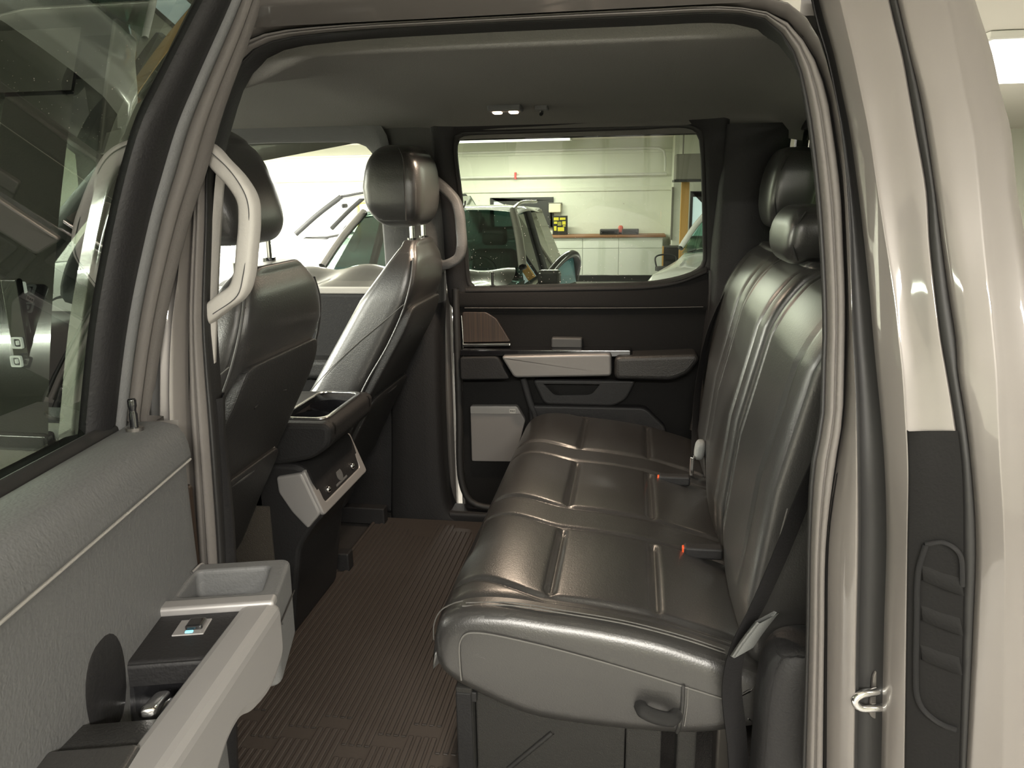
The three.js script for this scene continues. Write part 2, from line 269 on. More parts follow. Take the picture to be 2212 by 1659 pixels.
// rubber seal around the door opening: dark lip and a two-ridged bulb
{
  const L = spline(R_LIP, NS), B = spline(R_BULB, NS), G = spline(R_RIDGE, NS);
  const off = (a, b, t, dz) => a.map((p, i) => p.clone().lerp(b[i], t).add(V(0, 0, dz)));
  const deep = (dz, o) => L.map((p, i) => { const d = B[i].clone().sub(p); d.z = 0; d.normalize(); return p.clone().add(V(d.x * o, 0, dz)); });
  obj('aperture_garnish', sheet([deep(-0.09, 0.05), deep(-0.075, 0.024), deep(-0.03, 0.01), deep(-0.008, 0.002)]), plastic, truck, 'black garnish just inside the door seal');
  obj('seal_lip', sheet([deep(-0.012, 0.003), off(L, B, -0.05, 0), off(L, B, 0.1, 0.004), off(L, B, 0.16, -0.004)]), rubber, truck, 'black rubber lip along the inside of the door opening');
  const prof = [[0.14, -0.006], [0.16, 0.006], [0.24, 0.013], [0.36, 0.016], [0.46, 0.012], [0.5, 0.005], [0.54, 0.011], [0.64, 0.014], [0.8, 0.012], [0.9, 0.006], [0.94, -0.006]];
  obj('weatherstrip', sheet(prof.map(([t, z]) => off(L, B, t, z))), bulbRubber, truck, 'grey rubber weatherstrip bulb around the door opening');
  obj('seal_groove', sheet([off(L, B, 0.9, -0.012), off(L, B, 1.05, -0.012), off(L, B, 1.12, 0.0)]), rubber, truck);
  // painted flange that the seal sits on, folding outwards
  obj('aperture_flange', sheet([off(L, B, 1.08, -0.006), off(B, G, 0.35, 0.004), off(B, G, 0.65, 0.006), off(B, G, 0.85, 0.007), off(B, G, 0.96, 0.003), off(B, G, 1.0, -0.004), off(B, G, 1.03, -0.012)]), paint, truck);
}
// the rear pillar of the opening: dark inner gutter, painted jamb, outer seal, quarter panel
{
  const n = 60, S = (r) => spline(r, n), mixr = (a, b, t, dz = 0, dx = 0) => a.map((p, i) => p.clone().lerp(b[i], t).add(V(dx, 0, dz)));
  const gi = S(R_GAPIN), go = S(R_GAPOUT), fo = S(R_FOLD), si = S(R_SEALIN), so = S(R_SEALOUT), sk = S(R_SKIN), ed = S(R_EDGE);
  obj('pillar_gutter', sheet([mixr(gi, go, -0.15, -0.004), mixr(gi, go, 0.02, -0.003), mixr(gi, go, 0.2, -0.02), mixr(gi, go, 0.8, -0.02), mixr(gi, go, 1.0, -0.003)]), rubber, truck, 'dark rubber gutter on the rear door pillar');
  obj('pillar_jamb', sheet([mixr(gi, go, 0.98, -0.012), mixr(gi, go, 1.0, 0.002), mixr(go, fo, 0.12, 0.006), mixr(go, fo, 0.5, 0.004), mixr(go, fo, 0.9, 0.003), mixr(go, fo, 1.0, 0), mixr(fo, si, 0.1, -0.003), mixr(fo, si, 0.35, -0.004), mixr(fo, si, 0.7, -0.002), mixr(fo, si, 0.94, 0.0), mixr(fo, si, 1.0, -0.002), mixr(fo, si, 1.02, -0.012)]), paint, truck, 'silver painted door jamb of the rear pillar');
  obj('outer_seal', sheet([mixr(si, so, -0.05, -0.014), mixr(si, so, 0.05, -0.002), mixr(si, so, 0.3, 0.003), mixr(si, so, 0.7, 0.003), mixr(si, so, 0.97, -0.002), mixr(si, so, 1.02, -0.014)]), rubber, truck);
  obj('quarter_panel', sheet([mixr(si, so, 1.0, -0.016), mixr(si, so, 1.0, 0.004), mixr(so, sk, 0.1, 0.008), mixr(so, sk, 0.5, 0.004), mixr(so, sk, 0.9, 0.002), mixr(so, sk, 1.0, 0), mixr(sk, ed, 0.15, -0.002), mixr(sk, ed, 0.5, 0.004), mixr(sk, ed, 0.85, -0.004), mixr(sk, ed, 0.97, -0.022), mixr(ed, ed, 0, -0.05, 0.003), mixr(ed, ed, 0, -0.12, 0.004), mixr(ed, ed, 0, -0.3, -0.01), mixr(ed, ed, 0, -0.5, -0.03)]), paint, truck, 'silver painted cab corner outside the rear pillar');
  // black plastic vent panel in the jamb
  const k0 = 0, k1 = Math.round(n * 0.47), cut = (a) => a.slice(k0, k1 + 1);
  const vp = obj('vent_panel', sheet([mixr(cut(fo), cut(si), 0.0, -0.002), mixr(cut(fo), cut(si), 0.02, 0.005), mixr(cut(fo), cut(si), 0.4, 0.004), mixr(cut(fo), cut(si), 0.8, 0.005), mixr(cut(fo), cut(si), 0.98, 0.006)].map((r) => r)), plasticBlack, truck, 'black plastic air vent panel on the rear pillar');
  const at = (y, t, dz) => { let i = 0; while (i < n - 1 && fo[i + 1].y < y) i++; const k = clamp((y - fo[i].y) / (fo[i + 1].y - fo[i].y)); const a = fo[i].clone().lerp(fo[i + 1], k), b = si[i].clone().lerp(si[i + 1], k); return a.lerp(b, t).add(V(0, 0, dz)); };
  const rim = []; for (const [y, t] of [[1.175, 0.3], [1.14, 0.17], [1.07, 0.15], [1.0, 0.15], [0.965, 0.18], [0.945, 0.3], [0.925, 0.6], [0.915, 0.9]]) rim.push(at(y, t, 0.008));
  obj('vent_rim', tube(rim, 0.0035, 60), plasticMid, vp);
  obj('vent_rim', tube([at(1.175, 0.3, 0.007), at(1.178, 0.6, 0.008), at(1.165, 0.88, 0.009), at(1.12, 0.95, 0.009)], 0.003, 24), plastic, vp);
  for (const y of [1.125, 1.07, 1.015]) obj('vent_louver', strip([[at(y + 0.022, 0.25, 0.004), at(y + 0.012, 0.6, 0.004), at(y + 0.004, 0.93, 0.006)], [at(y + 0.004, 0.25, 0.01), at(y - 0.006, 0.6, 0.014), at(y - 0.014, 0.93, 0.017)], [at(y - 0.002, 0.25, 0.0), at(y - 0.012, 0.6, 0.001), at(y - 0.02, 0.93, 0.003)]], 10), plasticBlack, vp);
  // latch striker: plate and bent bar
  const st = obj('latch_striker', tube([[0.365, 0.936, -0.985], [0.34, 0.935, -0.975], [0.318, 0.933, -0.968], [0.311, 0.925, -0.966], [0.318, 0.915, -0.966], [0.34, 0.913, -0.97], [0.365, 0.912, -0.98]], 0.0058, 40), chrome, truck, 'chrome latch striker bar on the rear pillar');
  obj('striker_plate', slab([[0.335, 0.885], [0.385, 0.885], [0.385, 0.965], [0.335, 0.965]], -0.99, -0.982, { r: 0.015 }), steelDark, st);
  obj('striker_bolt', cyl(0.352, 0.955, -0.98, 0.009, 0.008, 'z'), steelDark, st);
}
// header above the opening: drip channel and roof skin
{
  const hx = [0.2, 0.1, -0.1, -0.5, -0.9, -1.4, -1.9], row = (y, z) => hx.map((x) => V(x, y - 0.05 * sst(-0.9, -1.9, x) * 3, z));
  obj('roof_rail', sheet([row(1.845, -1.17), row(1.862, -1.13), row(1.872, -1.115), row(1.878, -1.12)]), paint, truck);
  obj('roof_side', sheet([[1.83, -1.2], [1.87, -1.195], [1.92, -1.2], [1.96, -1.24]].map(([y, z]) => [0.22, 0.29, 0.36].map((x) => V(x, y, z)))), paint, truck);
  obj('drip_seal', sheet([row(1.876, -1.124), row(1.884, -1.112), row(1.895, -1.108), row(1.9, -1.116)]), rubber, truck);
  obj('roof_skin', sheet([row(1.896, -1.115), row(1.91, -1.11), row(1.93, -1.13), row(1.95, -1.2), row(1.965, -1.5), row(1.97, -1.8), row(1.965, -2.1), row(1.95, -2.4), row(1.9, -2.49), row(1.76, -2.48)]), paint, truck);
}
// headliner
{
  const rows = [];
  const prof = [[-1.252, 1.845], [-1.253, 1.826], [-1.258, 1.819], [-1.268, 1.816], [-1.3, 1.817], [-1.45, 1.823], [-1.65, 1.83], [-1.8, 1.832], [-2.0, 1.83], [-2.15, 1.822], [-2.25, 1.807], [-2.31, 1.79], [-2.335, 1.775], [-2.345, 1.755]];
  for (const [z, y] of prof) { const r = []; for (let i = 0; i <= 80; i++) { const x = mix(-1.75, 0.4 + 0.06 * sst(-1.3, -1.6, z), i / 80);
    const edge = sst(-0.5, -0.66, x) * clamp(1 - Math.abs(z + 1.255) / 0.14) * 0.05; // dips towards the front pillars
    r.push(V(x, y - edge - 0.03 * sst(0.3, 0.5, x) - 0.02 * sst(-1.2, -1.7, x) - 0.012 * Math.exp(-((x + 0.62) ** 2) / 0.02) * sst(-1.25, -1.5, z) * sst(-2.3, -2.0, z), z)); } rows.push(r); }
  obj('headliner', sheet(rows), headlinerMat, truck, 'grey fabric headliner');
}
// floor pan, far sill, back wall, dash
{
  obj('floor_pan', box(-2.1, 0.5, 0.4, 0.49, -2.52, -1.02, 0.01), carpet, truck, 'dark carpeted cab floor');
  obj('transmission_tunnel', pad({ y0: 0.4, y1: 0.545, cx: () => -1.45, hx: () => 0.6, hz: (y) => 0.16, cz: -1.8, e: 6, m: 4 }), carpet, truck);
  obj('door_sill', sheet([[-2.0, 0.5].map((x) => V(x, 0.43, -1.06)), [-2.0, 0.5].map((x) => V(x, 0.5, -1.05)), [-2.0, 0.5].map((x) => V(x, 0.51, -1.02)), [-2.0, 0.5].map((x) => V(x, 0.5, -0.99)), [-2.0, 0.5].map((x) => V(x, 0.46, -0.95)), [-2.0, 0.5].map((x) => V(x, 0.2, -0.92))]), paint, truck);
  obj('rear_wall', slab([[-2.5, 0.45], [-1.3, 0.45], [-1.35, 1.25], [-1.44, 1.77], [-2.4, 1.78]], -0.02, 0.02, { r: 0.03, holes: [[[-2.42, 1.43], [-1.52, 1.43], [-1.54, 1.755], [-2.36, 1.755]]] }).rotateY(Math.PI / 2 * 3).translate(0.47, 0, 0), plastic, truck);
  obj('rear_window', slab([[-2.42, 1.43], [-1.52, 1.43], [-1.54, 1.755], [-2.36, 1.755]], 0, 0.004, { r: 0.03, bevel: 0 }).rotateY(Math.PI / 2 * 3).translate(0.47, 0, 0), glassTint, truck);
  obj('firewall', box(-2.3, -2.2, 0.4, 1.25, -2.5, -1.0, 0.02), plastic, truck);
  obj('dashboard', box(-2.2, -1.75, 0.8, 1.22, -2.48, -1.1, 0.08, 4), plasticGrey, truck);
  obj('windshield', strip([[[-1.62, 1.78, -1.2], [-1.66, 1.785, -1.8], [-1.62, 1.77, -2.38]], [[-2.25, 1.25, -1.06], [-2.32, 1.25, -1.8], [-2.25, 1.25, -2.5]]], 16), glassClear, truck);
  for (const [z0, z1] of [[-1.2, -1.06], [-2.38, -2.5]]) obj('front_pillar', tube([[-1.58, 1.78, z0], [-1.9, 1.55, (z0 + z1) / 2], [-2.25, 1.25, z1]], 0.045, 20), plasticGrey, truck);
}
// far middle pillar trim with its lower kick
{
  const zt = (y) => -2.42 - 0.075 * sst(1.25, 1.75, y) + 0.2 * Math.max(0, y - 1.25) + 0.2 * Math.max(0, y - 1.25) ** 2;
  const xr = [[0.49, -0.56], [0.52, -0.6], [0.6, -0.622], [0.8, -0.628], [1.1, -0.624], [1.3, -0.61], [1.6, -0.585], [1.76, -0.57]];
  const xl = [[0.49, -0.83], [0.8, -0.81], [1.1, -0.8], [1.3, -0.795], [1.6, -0.795], [1.72, -0.795], [1.78, -0.8]];
  for (const [py0, py1, pm, pl] of [[0.47, 1.255, plasticMid, 'dark lower middle pillar trim beside the far rear door'], [1.25, 1.81, pillarGrey, 'grey upper middle pillar trim beside the far window']]) {
  const rows = []; for (let k = 0; k <= 8; k++) { const r = []; for (let i = 0; i <= 40; i++) { const y = mix(py0, py1, i / 40), a = lerpTable(xl, y), b = lerpTable(xr, y);
    const q = [[0, -0.06], [0.02, -0.01], [0.08, 0.01], [0.35, 0.02], [0.7, 0.02], [0.9, 0.015], [0.97, 0.002], [1, -0.02], [1.0, -0.08]][k]; r.push(V(mix(a, b, q[0]), y, zt(y) + q[1])); } rows.push(r); }
  obj('pillar_trim', sheet(rows), pm, truck, pl); }
  // near middle pillar trim, light grey edge behind the seal, and painted jamb outside
  const zn = (y) => -1.03 - 0.2 * Math.max(0, y - 1.25) - 0.2 * Math.max(0, y - 1.25) ** 2;
  const nr = []; for (const [dx, dz] of [[0.0, -0.004], [0.006, -0.016], [0.002, -0.03], [-0.02, -0.04], [-0.1, -0.05], [-0.16, -0.02], [-0.17, 0.02]]) { const r = []; for (let i = 0; i <= 30; i++) { const y = mix(1.27, 1.66, i / 30); r.push(V(-0.637 - 0.001 * sst(1.5, 1.27, y) + dx + 0.01 * sst(1.6, 1.8, y), y, zn(y) + dz)); } nr.push(r); }
  obj('near_pillar_trim', sheet(nr), trimLight, truck, 'pale grey trim of the near middle pillar');
  const lo = []; for (const [dx, dz] of [[0.0, 0.0], [0.012, -0.02], [0.0, -0.05], [-0.1, -0.06], [-0.2, -0.03]]) { const r = []; for (let i = 0; i <= 12; i++) { const y = mix(0.5, 1.3, i / 12); r.push(V(-0.632 - 0.05 * sst(1.15, 0.5, y) + dx, y, zn(y) + dz)); } lo.push(r); }
  obj('near_pillar_trim', sheet(lo), plastic, truck);
  const pj = []; for (const [dx, dz] of [[-0.655, 0.015], [-0.66, 0.035], [-0.672, 0.05], [-0.69, 0.055], [-0.73, 0.06], [-0.758, 0.075], [-0.764, 0.09], [-0.772, 0.09], [-0.775, 0.03]]) { const r = []; for (let i = 0; i <= 30; i++) { const y = mix(0.45, 1.9, i / 30); r.push(V(dx, y, zn(y) + dz)); } pj.push(r); }
  obj('middle_pillar_jamb', sheet(pj), paint, truck, 'silver painted middle pillar behind the open door');
  obj('pillar_rubber', sheet([[-0.676, 0.056], [-0.68, 0.066], [-0.688, 0.066], [-0.692, 0.056]].map(([dx, dz]) => { const r = []; for (let i = 0; i <= 30; i++) { const y = mix(0.45, 1.86, i / 30); r.push(V(dx, y, zn(y) + dz)); } return r; })), rubber, truck);
  // near rear pillar inside trim and far rear pillar inside trim
  obj('rear_pillar_trim', sheet([[0.285, -0.02], [0.3, -0.045], [0.33, -0.07], [0.36, -0.1], [0.38, -0.16]].map(([x, dz]) => { const r = []; for (let i = 0; i <= 20; i++) { const y = mix(0.5, 1.8, i / 20); r.push(V(x, y, zn(y) + dz)); } return r; })), plastic, truck);
  obj('wheel_arch_trim', pad({ y0: 0.45, y1: 0.93, cx: (y) => 0.33, hx: () => 0.12, hz: () => 0.06, cz: -1.11, e: 4, m: 6 }), plastic, truck, 'dark plastic trim below the rear pillar');
  const fr = []; for (const [x, dz] of [[0.215, -0.03], [0.222, 0.01], [0.24, 0.03], [0.3, 0.035], [0.37, 0.03], [0.41, 0.0], [0.42, -0.05]]) { const r = []; for (let i = 0; i <= 24; i++) { const y = mix(0.5, 1.775, i / 24); r.push(V(x + 0.02 * sst(1.0, 1.35, y), y, zt(y) + dz)); } fr.push(r); }
  obj('far_rear_pillar_trim', sheet(fr), plastic, truck, 'dark far rear pillar trim');
  obj('sill_plate', box(-0.62, 0.22, 0.47, 0.53, -2.5, -2.41, 0.015), plastic, truck);
}
// ---------------------------------------------------------------- far rear door (closed)
const zFar = (y) => -2.5 + 0.2 * Math.max(0, y - 1.25) + 0.2 * Math.max(0, y - 1.25) ** 2;
{
  const d = thing('rear_door', 'closed black far rear door with a wide tinted window and silver armrest', 'door');
  const win = [[-0.505, 1.765], [-0.523, 1.757], [-0.532, 1.735], [-0.533, 1.6], [-0.531, 1.45], [-0.53, 1.32], [-0.522, 1.3], [-0.4, 1.302], [-0.2, 1.307], [0.0, 1.312], [0.09, 1.321], [0.16, 1.338], [0.2, 1.355], [0.216, 1.378], [0.213, 1.45], [0.2, 1.6], [0.186, 1.72], [0.178, 1.752], [0.15, 1.768], [0.0, 1.769], [-0.25, 1.768], [-0.45, 1.767]];
  const c = [-0.16, 1.54], ring = (k, dz) => spline(win.map(([x, y]) => { const s = [x < -0.5 ? -k : x > 0.17 ? k : 0, y > 1.74 ? k : y < 1.36 ? -k : 0]; const yy = y + s[1]; return V(x + s[0], yy, zFar(yy) + dz); }), 120, true);
  obj('window_frame', sheet([ring(0.0, -0.012), ring(0.002, 0.004), ring(0.012, 0.01), ring(0.02, 0.022), ring(0.055, 0.03), ring(0.07, 0.02)]), plastic, d);
  obj('window_seal', sheet([ring(-0.003, -0.012), ring(-0.004, 0.0), ring(0.0, 0.006), ring(0.008, 0.008), ring(0.01, 0.0)]), rubber, d);
  const gr = []; for (let i = 0; i <= 12; i++) { const y = mix(1.27, 1.79, i / 12); gr.push([-0.56, -0.3, 0, 0.24].map((x) => V(x, y, zFar(y) - 0.008))); }
  obj('window_glass', sheet(gr), glassTint, d, 'tinted window glass with dust specks');
  { const sp = []; const g0 = new THREE.CircleGeometry(1, 6); for (let i = 0; i < 170; i++) { const x = -0.52 + 0.66 * Math.pow(rnd(), 1.7), y = 1.315 + 0.3 * Math.pow(rnd(), 1.6), r = 0.0007 + 0.0013 * rnd() * rnd(); const g = g0.clone(); g.scale(r, r, 1); g.translate(x, y, zFar(y) - 0.0065); sp.push(g); }
    const o = obj('dust_specks', sp, trimLight, d, 'pale dust specks on the window'); o.userData.kind = 'stuff'; }
  obj('belt_strip', strip([[[-0.535, 1.302, zFar(1.3) + 0.0], [-0.2, 1.309, zFar(1.3)], [0.06, 1.318, zFar(1.31)], [0.15, 1.335, zFar(1.33)], [0.225, 1.37, zFar(1.36)]], [[-0.535, 1.3, zFar(1.3) + 0.045], [-0.2, 1.306, zFar(1.3) + 0.045], [0.06, 1.314, zFar(1.31) + 0.045], [0.15, 1.33, zFar(1.33) + 0.045], [0.225, 1.362, zFar(1.36) + 0.04]], [[-0.535, 1.288, -2.447], [-0.2, 1.294, -2.447], [0.06, 1.302, -2.447], [0.15, 1.318, -2.445], [0.225, 1.35, -2.44]]], 40), plasticMid, d, 'grey window sill strip');
  // inner panel below the sill: profile over y, constant along the door
  const prof = [[1.345, -2.452], [1.29, -2.446], [1.25, -2.442], [1.238, -2.444], [1.23, -2.452], [1.2, -2.457], [1.14, -2.46], [1.12, -2.462], [1.0, -2.47], [0.9, -2.465], [0.7, -2.455], [0.52, -2.455]];
  const rows = prof.map(([y, z]) => { const r = []; for (let i = 0; i <= 30; i++) { const x = mix(-0.56, 0.235, i / 30); r.push(V(x, y - (y > 1.28 ? (1.345 - lerpTable([[-0.56, 1.288], [0.0, 1.3], [0.15, 1.318], [0.235, 1.35]], x)) * clamp((y - 1.28) / 0.065) : 0), z)); } return r; });
  obj('inner_panel', sheet(rows), plasticBlack, d);
  obj('outer_skin', box(-0.6, 0.25, 0.4, 1.28, -2.62, -2.56, 0.02), paint, d);
  obj('panel_stitching', tube([[-0.54, 1.236, -2.443], [0, 1.24, -2.443], [0.22, 1.245, -2.443]], 0.0012, 30), thread, d);
  obj('wood_insert', slab([[-0.55, 1.222], [-0.47, 1.222], [-0.435, 1.2], [-0.39, 1.125], [-0.55, 1.12]], -2.456, -2.448, { r: 0.008 }), woodTrim, d, 'dark brown wood grain insert');
  const hr = obj('door_handle', slab([[-0.55, 1.118], [-0.388, 1.122], [-0.39, 1.112], [-0.55, 1.107]], -2.45, -2.435, { r: 0.003 }), chrome, d, 'chrome inside door handle bar');
  obj('handle_lever', box(-0.515, -0.43, 1.088, 1.106, -2.458, -2.448, 0.004), silver, hr);
  obj('latch_edge', tube([[-0.553, 1.21, -2.45], [-0.55, 1.15, -2.448], [-0.55, 1.1, -2.448]], 0.003, 12), chrome, d);
  obj('switch_panel', slab([[-0.55, 1.105], [0.0, 1.112], [0.0, 1.09], [-0.55, 1.085]], -2.47, -2.4, { r: 0.004 }), gloss, d);
  obj('window_switch', box(-0.255, -0.155, 1.108, 1.142, -2.47, -2.435, 0.006), darkGrey, d);
  const shelf = obj('armrest_pad', slab([[-0.05, 1.095], [0.2, 1.108], [0.21, 1.09], [0.18, 1.045], [0.13, 1.022], [-0.05, 1.022]], -2.48, -2.375, { r: 0.02, bevel: 0.014 }), leatherSoft, d, 'black padded armrest');
  obj('armrest_box', slab([[-0.55, 1.082], [-0.425, 1.086], [-0.385, 1.012], [-0.55, 1.006]], -2.48, -2.39, { r: 0.012, bevel: 0.005 }), plasticMid, d, 'grey pocket box at the front of the armrest');
  obj('armrest_grip', slab([[-0.412, 1.09], [-0.06, 1.104], [-0.058, 1.032], [-0.37, 1.02]], -2.48, -2.378, { r: 0.014, bevel: 0.007 }), silverDim, d, 'satin silver pull grip on the armrest');
  obj('map_pocket', slab([[-0.32, 1.0], [0.02, 1.005], [-0.01, 0.94], [-0.05, 0.915], [-0.28, 0.915]], -2.47, -2.44, { r: 0.02, bevel: 0.008, holes: [[[-0.3, 0.995], [-0.08, 0.998], [-0.12, 0.945], [-0.25, 0.94]]] }), plastic, d);
  obj('pocket_front', slab([[-0.33, 0.915], [0.05, 0.918], [0.12, 0.85], [0.12, 0.65], [-0.33, 0.65]], -2.475, -2.43, { r: 0.02, bevel: 0.008 }), plastic, d);
  const sp = obj('speaker_grille', slab([[-0.53, 0.906], [-0.37, 0.91], [-0.343, 0.86], [-0.38, 0.712], [-0.53, 0.708]], -2.46, -2.436, { r: 0.008, bevel: 0.004 }), grilleGrey, d, 'pale grey rectangular speaker grille');
  obj('grille_band', slab([[-0.529, 0.905], [-0.371, 0.909], [-0.356, 0.882], [-0.529, 0.879]], -2.445, -2.433, { r: 0.005, bevel: 0.002 }), M({ color: lin(0.27, 0.26, 0.25), roughness: 0.4, metalness: 0.3 }), sp);
  { const cv = document.createElement('canvas'); cv.width = 64; cv.height = 48; const g = cv.getContext('2d'); g.fillStyle = '#b0aca6'; g.fillRect(0, 0, 64, 48); g.fillStyle = '#3a3836'; g.font = 'bold 26px sans-serif'; g.textAlign = 'center'; g.fillText('B&O', 32, 33); const t = new THREE.CanvasTexture(cv); t.colorSpace = THREE.SRGBColorSpace;
    const pl = new THREE.PlaneGeometry(0.02, 0.015); pl.translate(-0.385, 0.893, -2.4325); obj('grille_emblem', pl, M({ map: t, roughness: 0.5 }), sp); }
  obj('panel_rib', tube([[-0.35, 1.0, -2.455], [-0.325, 0.92, -2.44], [-0.31, 0.88, -2.435], [-0.3, 0.7, -2.435]], 0.012, 30), plastic, d);
  const pin = obj('lock_pin', cyl(-0.45, 1.32, -2.47, 0.0045, 0.06), gloss, d); obj('pin_collar', cyl(-0.45, 1.303, -2.47, 0.009, 0.008), plastic, pin);
  obj('door_seal', tube([[-0.565, 1.3, -2.43], [-0.566, 0.9, -2.43], [-0.563, 0.62, -2.43], [-0.53, 0.56, -2.43], [-0.4, 0.54, -2.43], [0.2, 0.54, -2.43]], 0.012, 60), rubber, d);
  obj('door_seal', tube([[0.238, 1.36, -2.43], [0.24, 1.2, -2.425], [0.23, 1.05, -2.42], [0.2, 0.85, -2.42]], 0.008, 40), rubber, d);
}
// ---------------------------------------------------------------- front passenger door (closed, far side)
{
  const d = thing('front_door', 'closed front passenger door with a clear window behind the front seats', 'door');
  const out = [[-0.83, 1.75], [-0.8, 1.735], [-0.785, 1.7], [-0.783, 1.5], [-0.785, 1.32], [-0.8, 1.303], [-1.2, 1.3], [-1.75, 1.3], [-1.95, 1.31], [-1.9, 1.37], [-1.6, 1.64], [-1.5, 1.715], [-1.4, 1.75], [-1.2, 1.757], [-1.0, 1.757]];
  const ring = (k, dz) => spline(out.map(([x, y]) => { const s = [x > -0.82 ? k : x < -1.55 ? -k : 0, y > 1.7 ? k : y < 1.34 ? -k : 0]; const yy = y + s[1]; return V(x + s[0], yy, zFar(yy) + dz + 0.02); }), 110, true);
  obj('window_frame', sheet([ring(0.0, -0.012), ring(0.002, 0.006), ring(0.012, 0.012), ring(0.04, 0.03), ring(0.06, 0.02)]), plasticGrey, d);
  const gr = []; for (let i = 0; i <= 12; i++) { const y = mix(1.27, 1.79, i / 12); gr.push([-2.1, -1.5, -1.1, -0.76].map((x) => V(x, y, zFar(y) + 0.01))); }
  obj('window_glass', sheet(gr), glassClear, d);
  obj('belt_strip', box(-1.9, -0.78, 1.28, 1.3, -2.48, -2.44, 0.005), trimLight, d);
  obj('inner_panel', box(-1.95, -0.78, 0.5, 1.285, -2.5, -2.44, 0.015), plastic, d);
  obj('armrest_pad', box(-1.5, -0.95, 1.0, 1.07, -2.46, -2.37, 0.02, 3), leatherSoft, d);
  obj('outer_skin', box(-1.98, -0.62, 0.4, 1.28, -2.62, -2.56, 0.02), paint, d);
}
// ---------------------------------------------------------------- driver's door (closed, near side), seen from outside through the open door's glass
{
  const d = thing('driver_door', 'closed silver driver door with keypad seen through the open door glass', 'door');
  const zo = (y) => -0.9 - 0.22 * Math.max(0, y - 1.27) - 0.22 * Math.max(0, y - 1.27) ** 2;
  const rows = (x0, x1, y0, y1, dz, n = 16) => { const o = []; for (let i = 0; i <= n; i++) { const y = mix(y0, y1, i / n); o.push([x0, (x0 + x1) / 2, x1].map((x) => V(x, y, zo(y) + dz))); } return sheet(o); };
  obj('outer_skin', sheet([[0.45, -0.93], [0.6, -0.9], [0.85, -0.885], [1.05, -0.885], [1.2, -0.893], [1.26, -0.9], [1.275, -0.915], [1.27, -1.0]].map(([y, z]) => [-1.95, -1.4, -0.79, -0.78, -0.778].map((x, i) => V(x, y, i === 4 ? z - 0.1 : i === 3 ? z - 0.006 : z)))), paint, d);
  obj('pillar_applique', rows(-0.9, -0.79, 1.27, 1.82, 0.004), gloss, d, 'glossy black trim on the rear edge of the driver window');
  obj('window_glass', rows(-1.95, -0.89, 1.27, 1.76, 0), glassClear, d);
  obj('window_frame', rows(-1.95, -0.79, 1.75, 1.84, 0.01, 4), gloss, d);
  obj('belt_moulding', box(-1.95, -0.79, 1.262, 1.288, -0.915, -0.893, 0.006), gloss, d);
  const kp = obj('keypad', box(-0.847, -0.821, 1.372, 1.497, -0.937, -0.925, 0.003), gloss, d, 'column of five square keypad buttons');
  for (let i = 0; i < 5; i++) { const y = 1.385 + i * 0.0245, b = obj('keypad_button', slab([[-0.8425, y - 0.008], [-0.8255, y - 0.008], [-0.8255, y + 0.008], [-0.8425, y + 0.008]], -0.926, -0.9215 - 0.0 * i, { r: 0.003, bevel: 0.001, holes: [[[-0.84, y - 0.0055], [-0.828, y - 0.0055], [-0.828, y + 0.0055], [-0.84, y + 0.0055]]] }), keyGlow, kp); b.position.z = zo(y) + 0.93 + 0.006;
    obj('button_mark', box(-0.8355, -0.8325, y - 0.003, y + 0.003, -0.926, -0.922, 0.0005), keyGlow, b); }
  obj('inner_panel', box(-1.9, -0.8, 0.5, 1.27, -1.1, -1.02, 0.02), plastic, d);
}
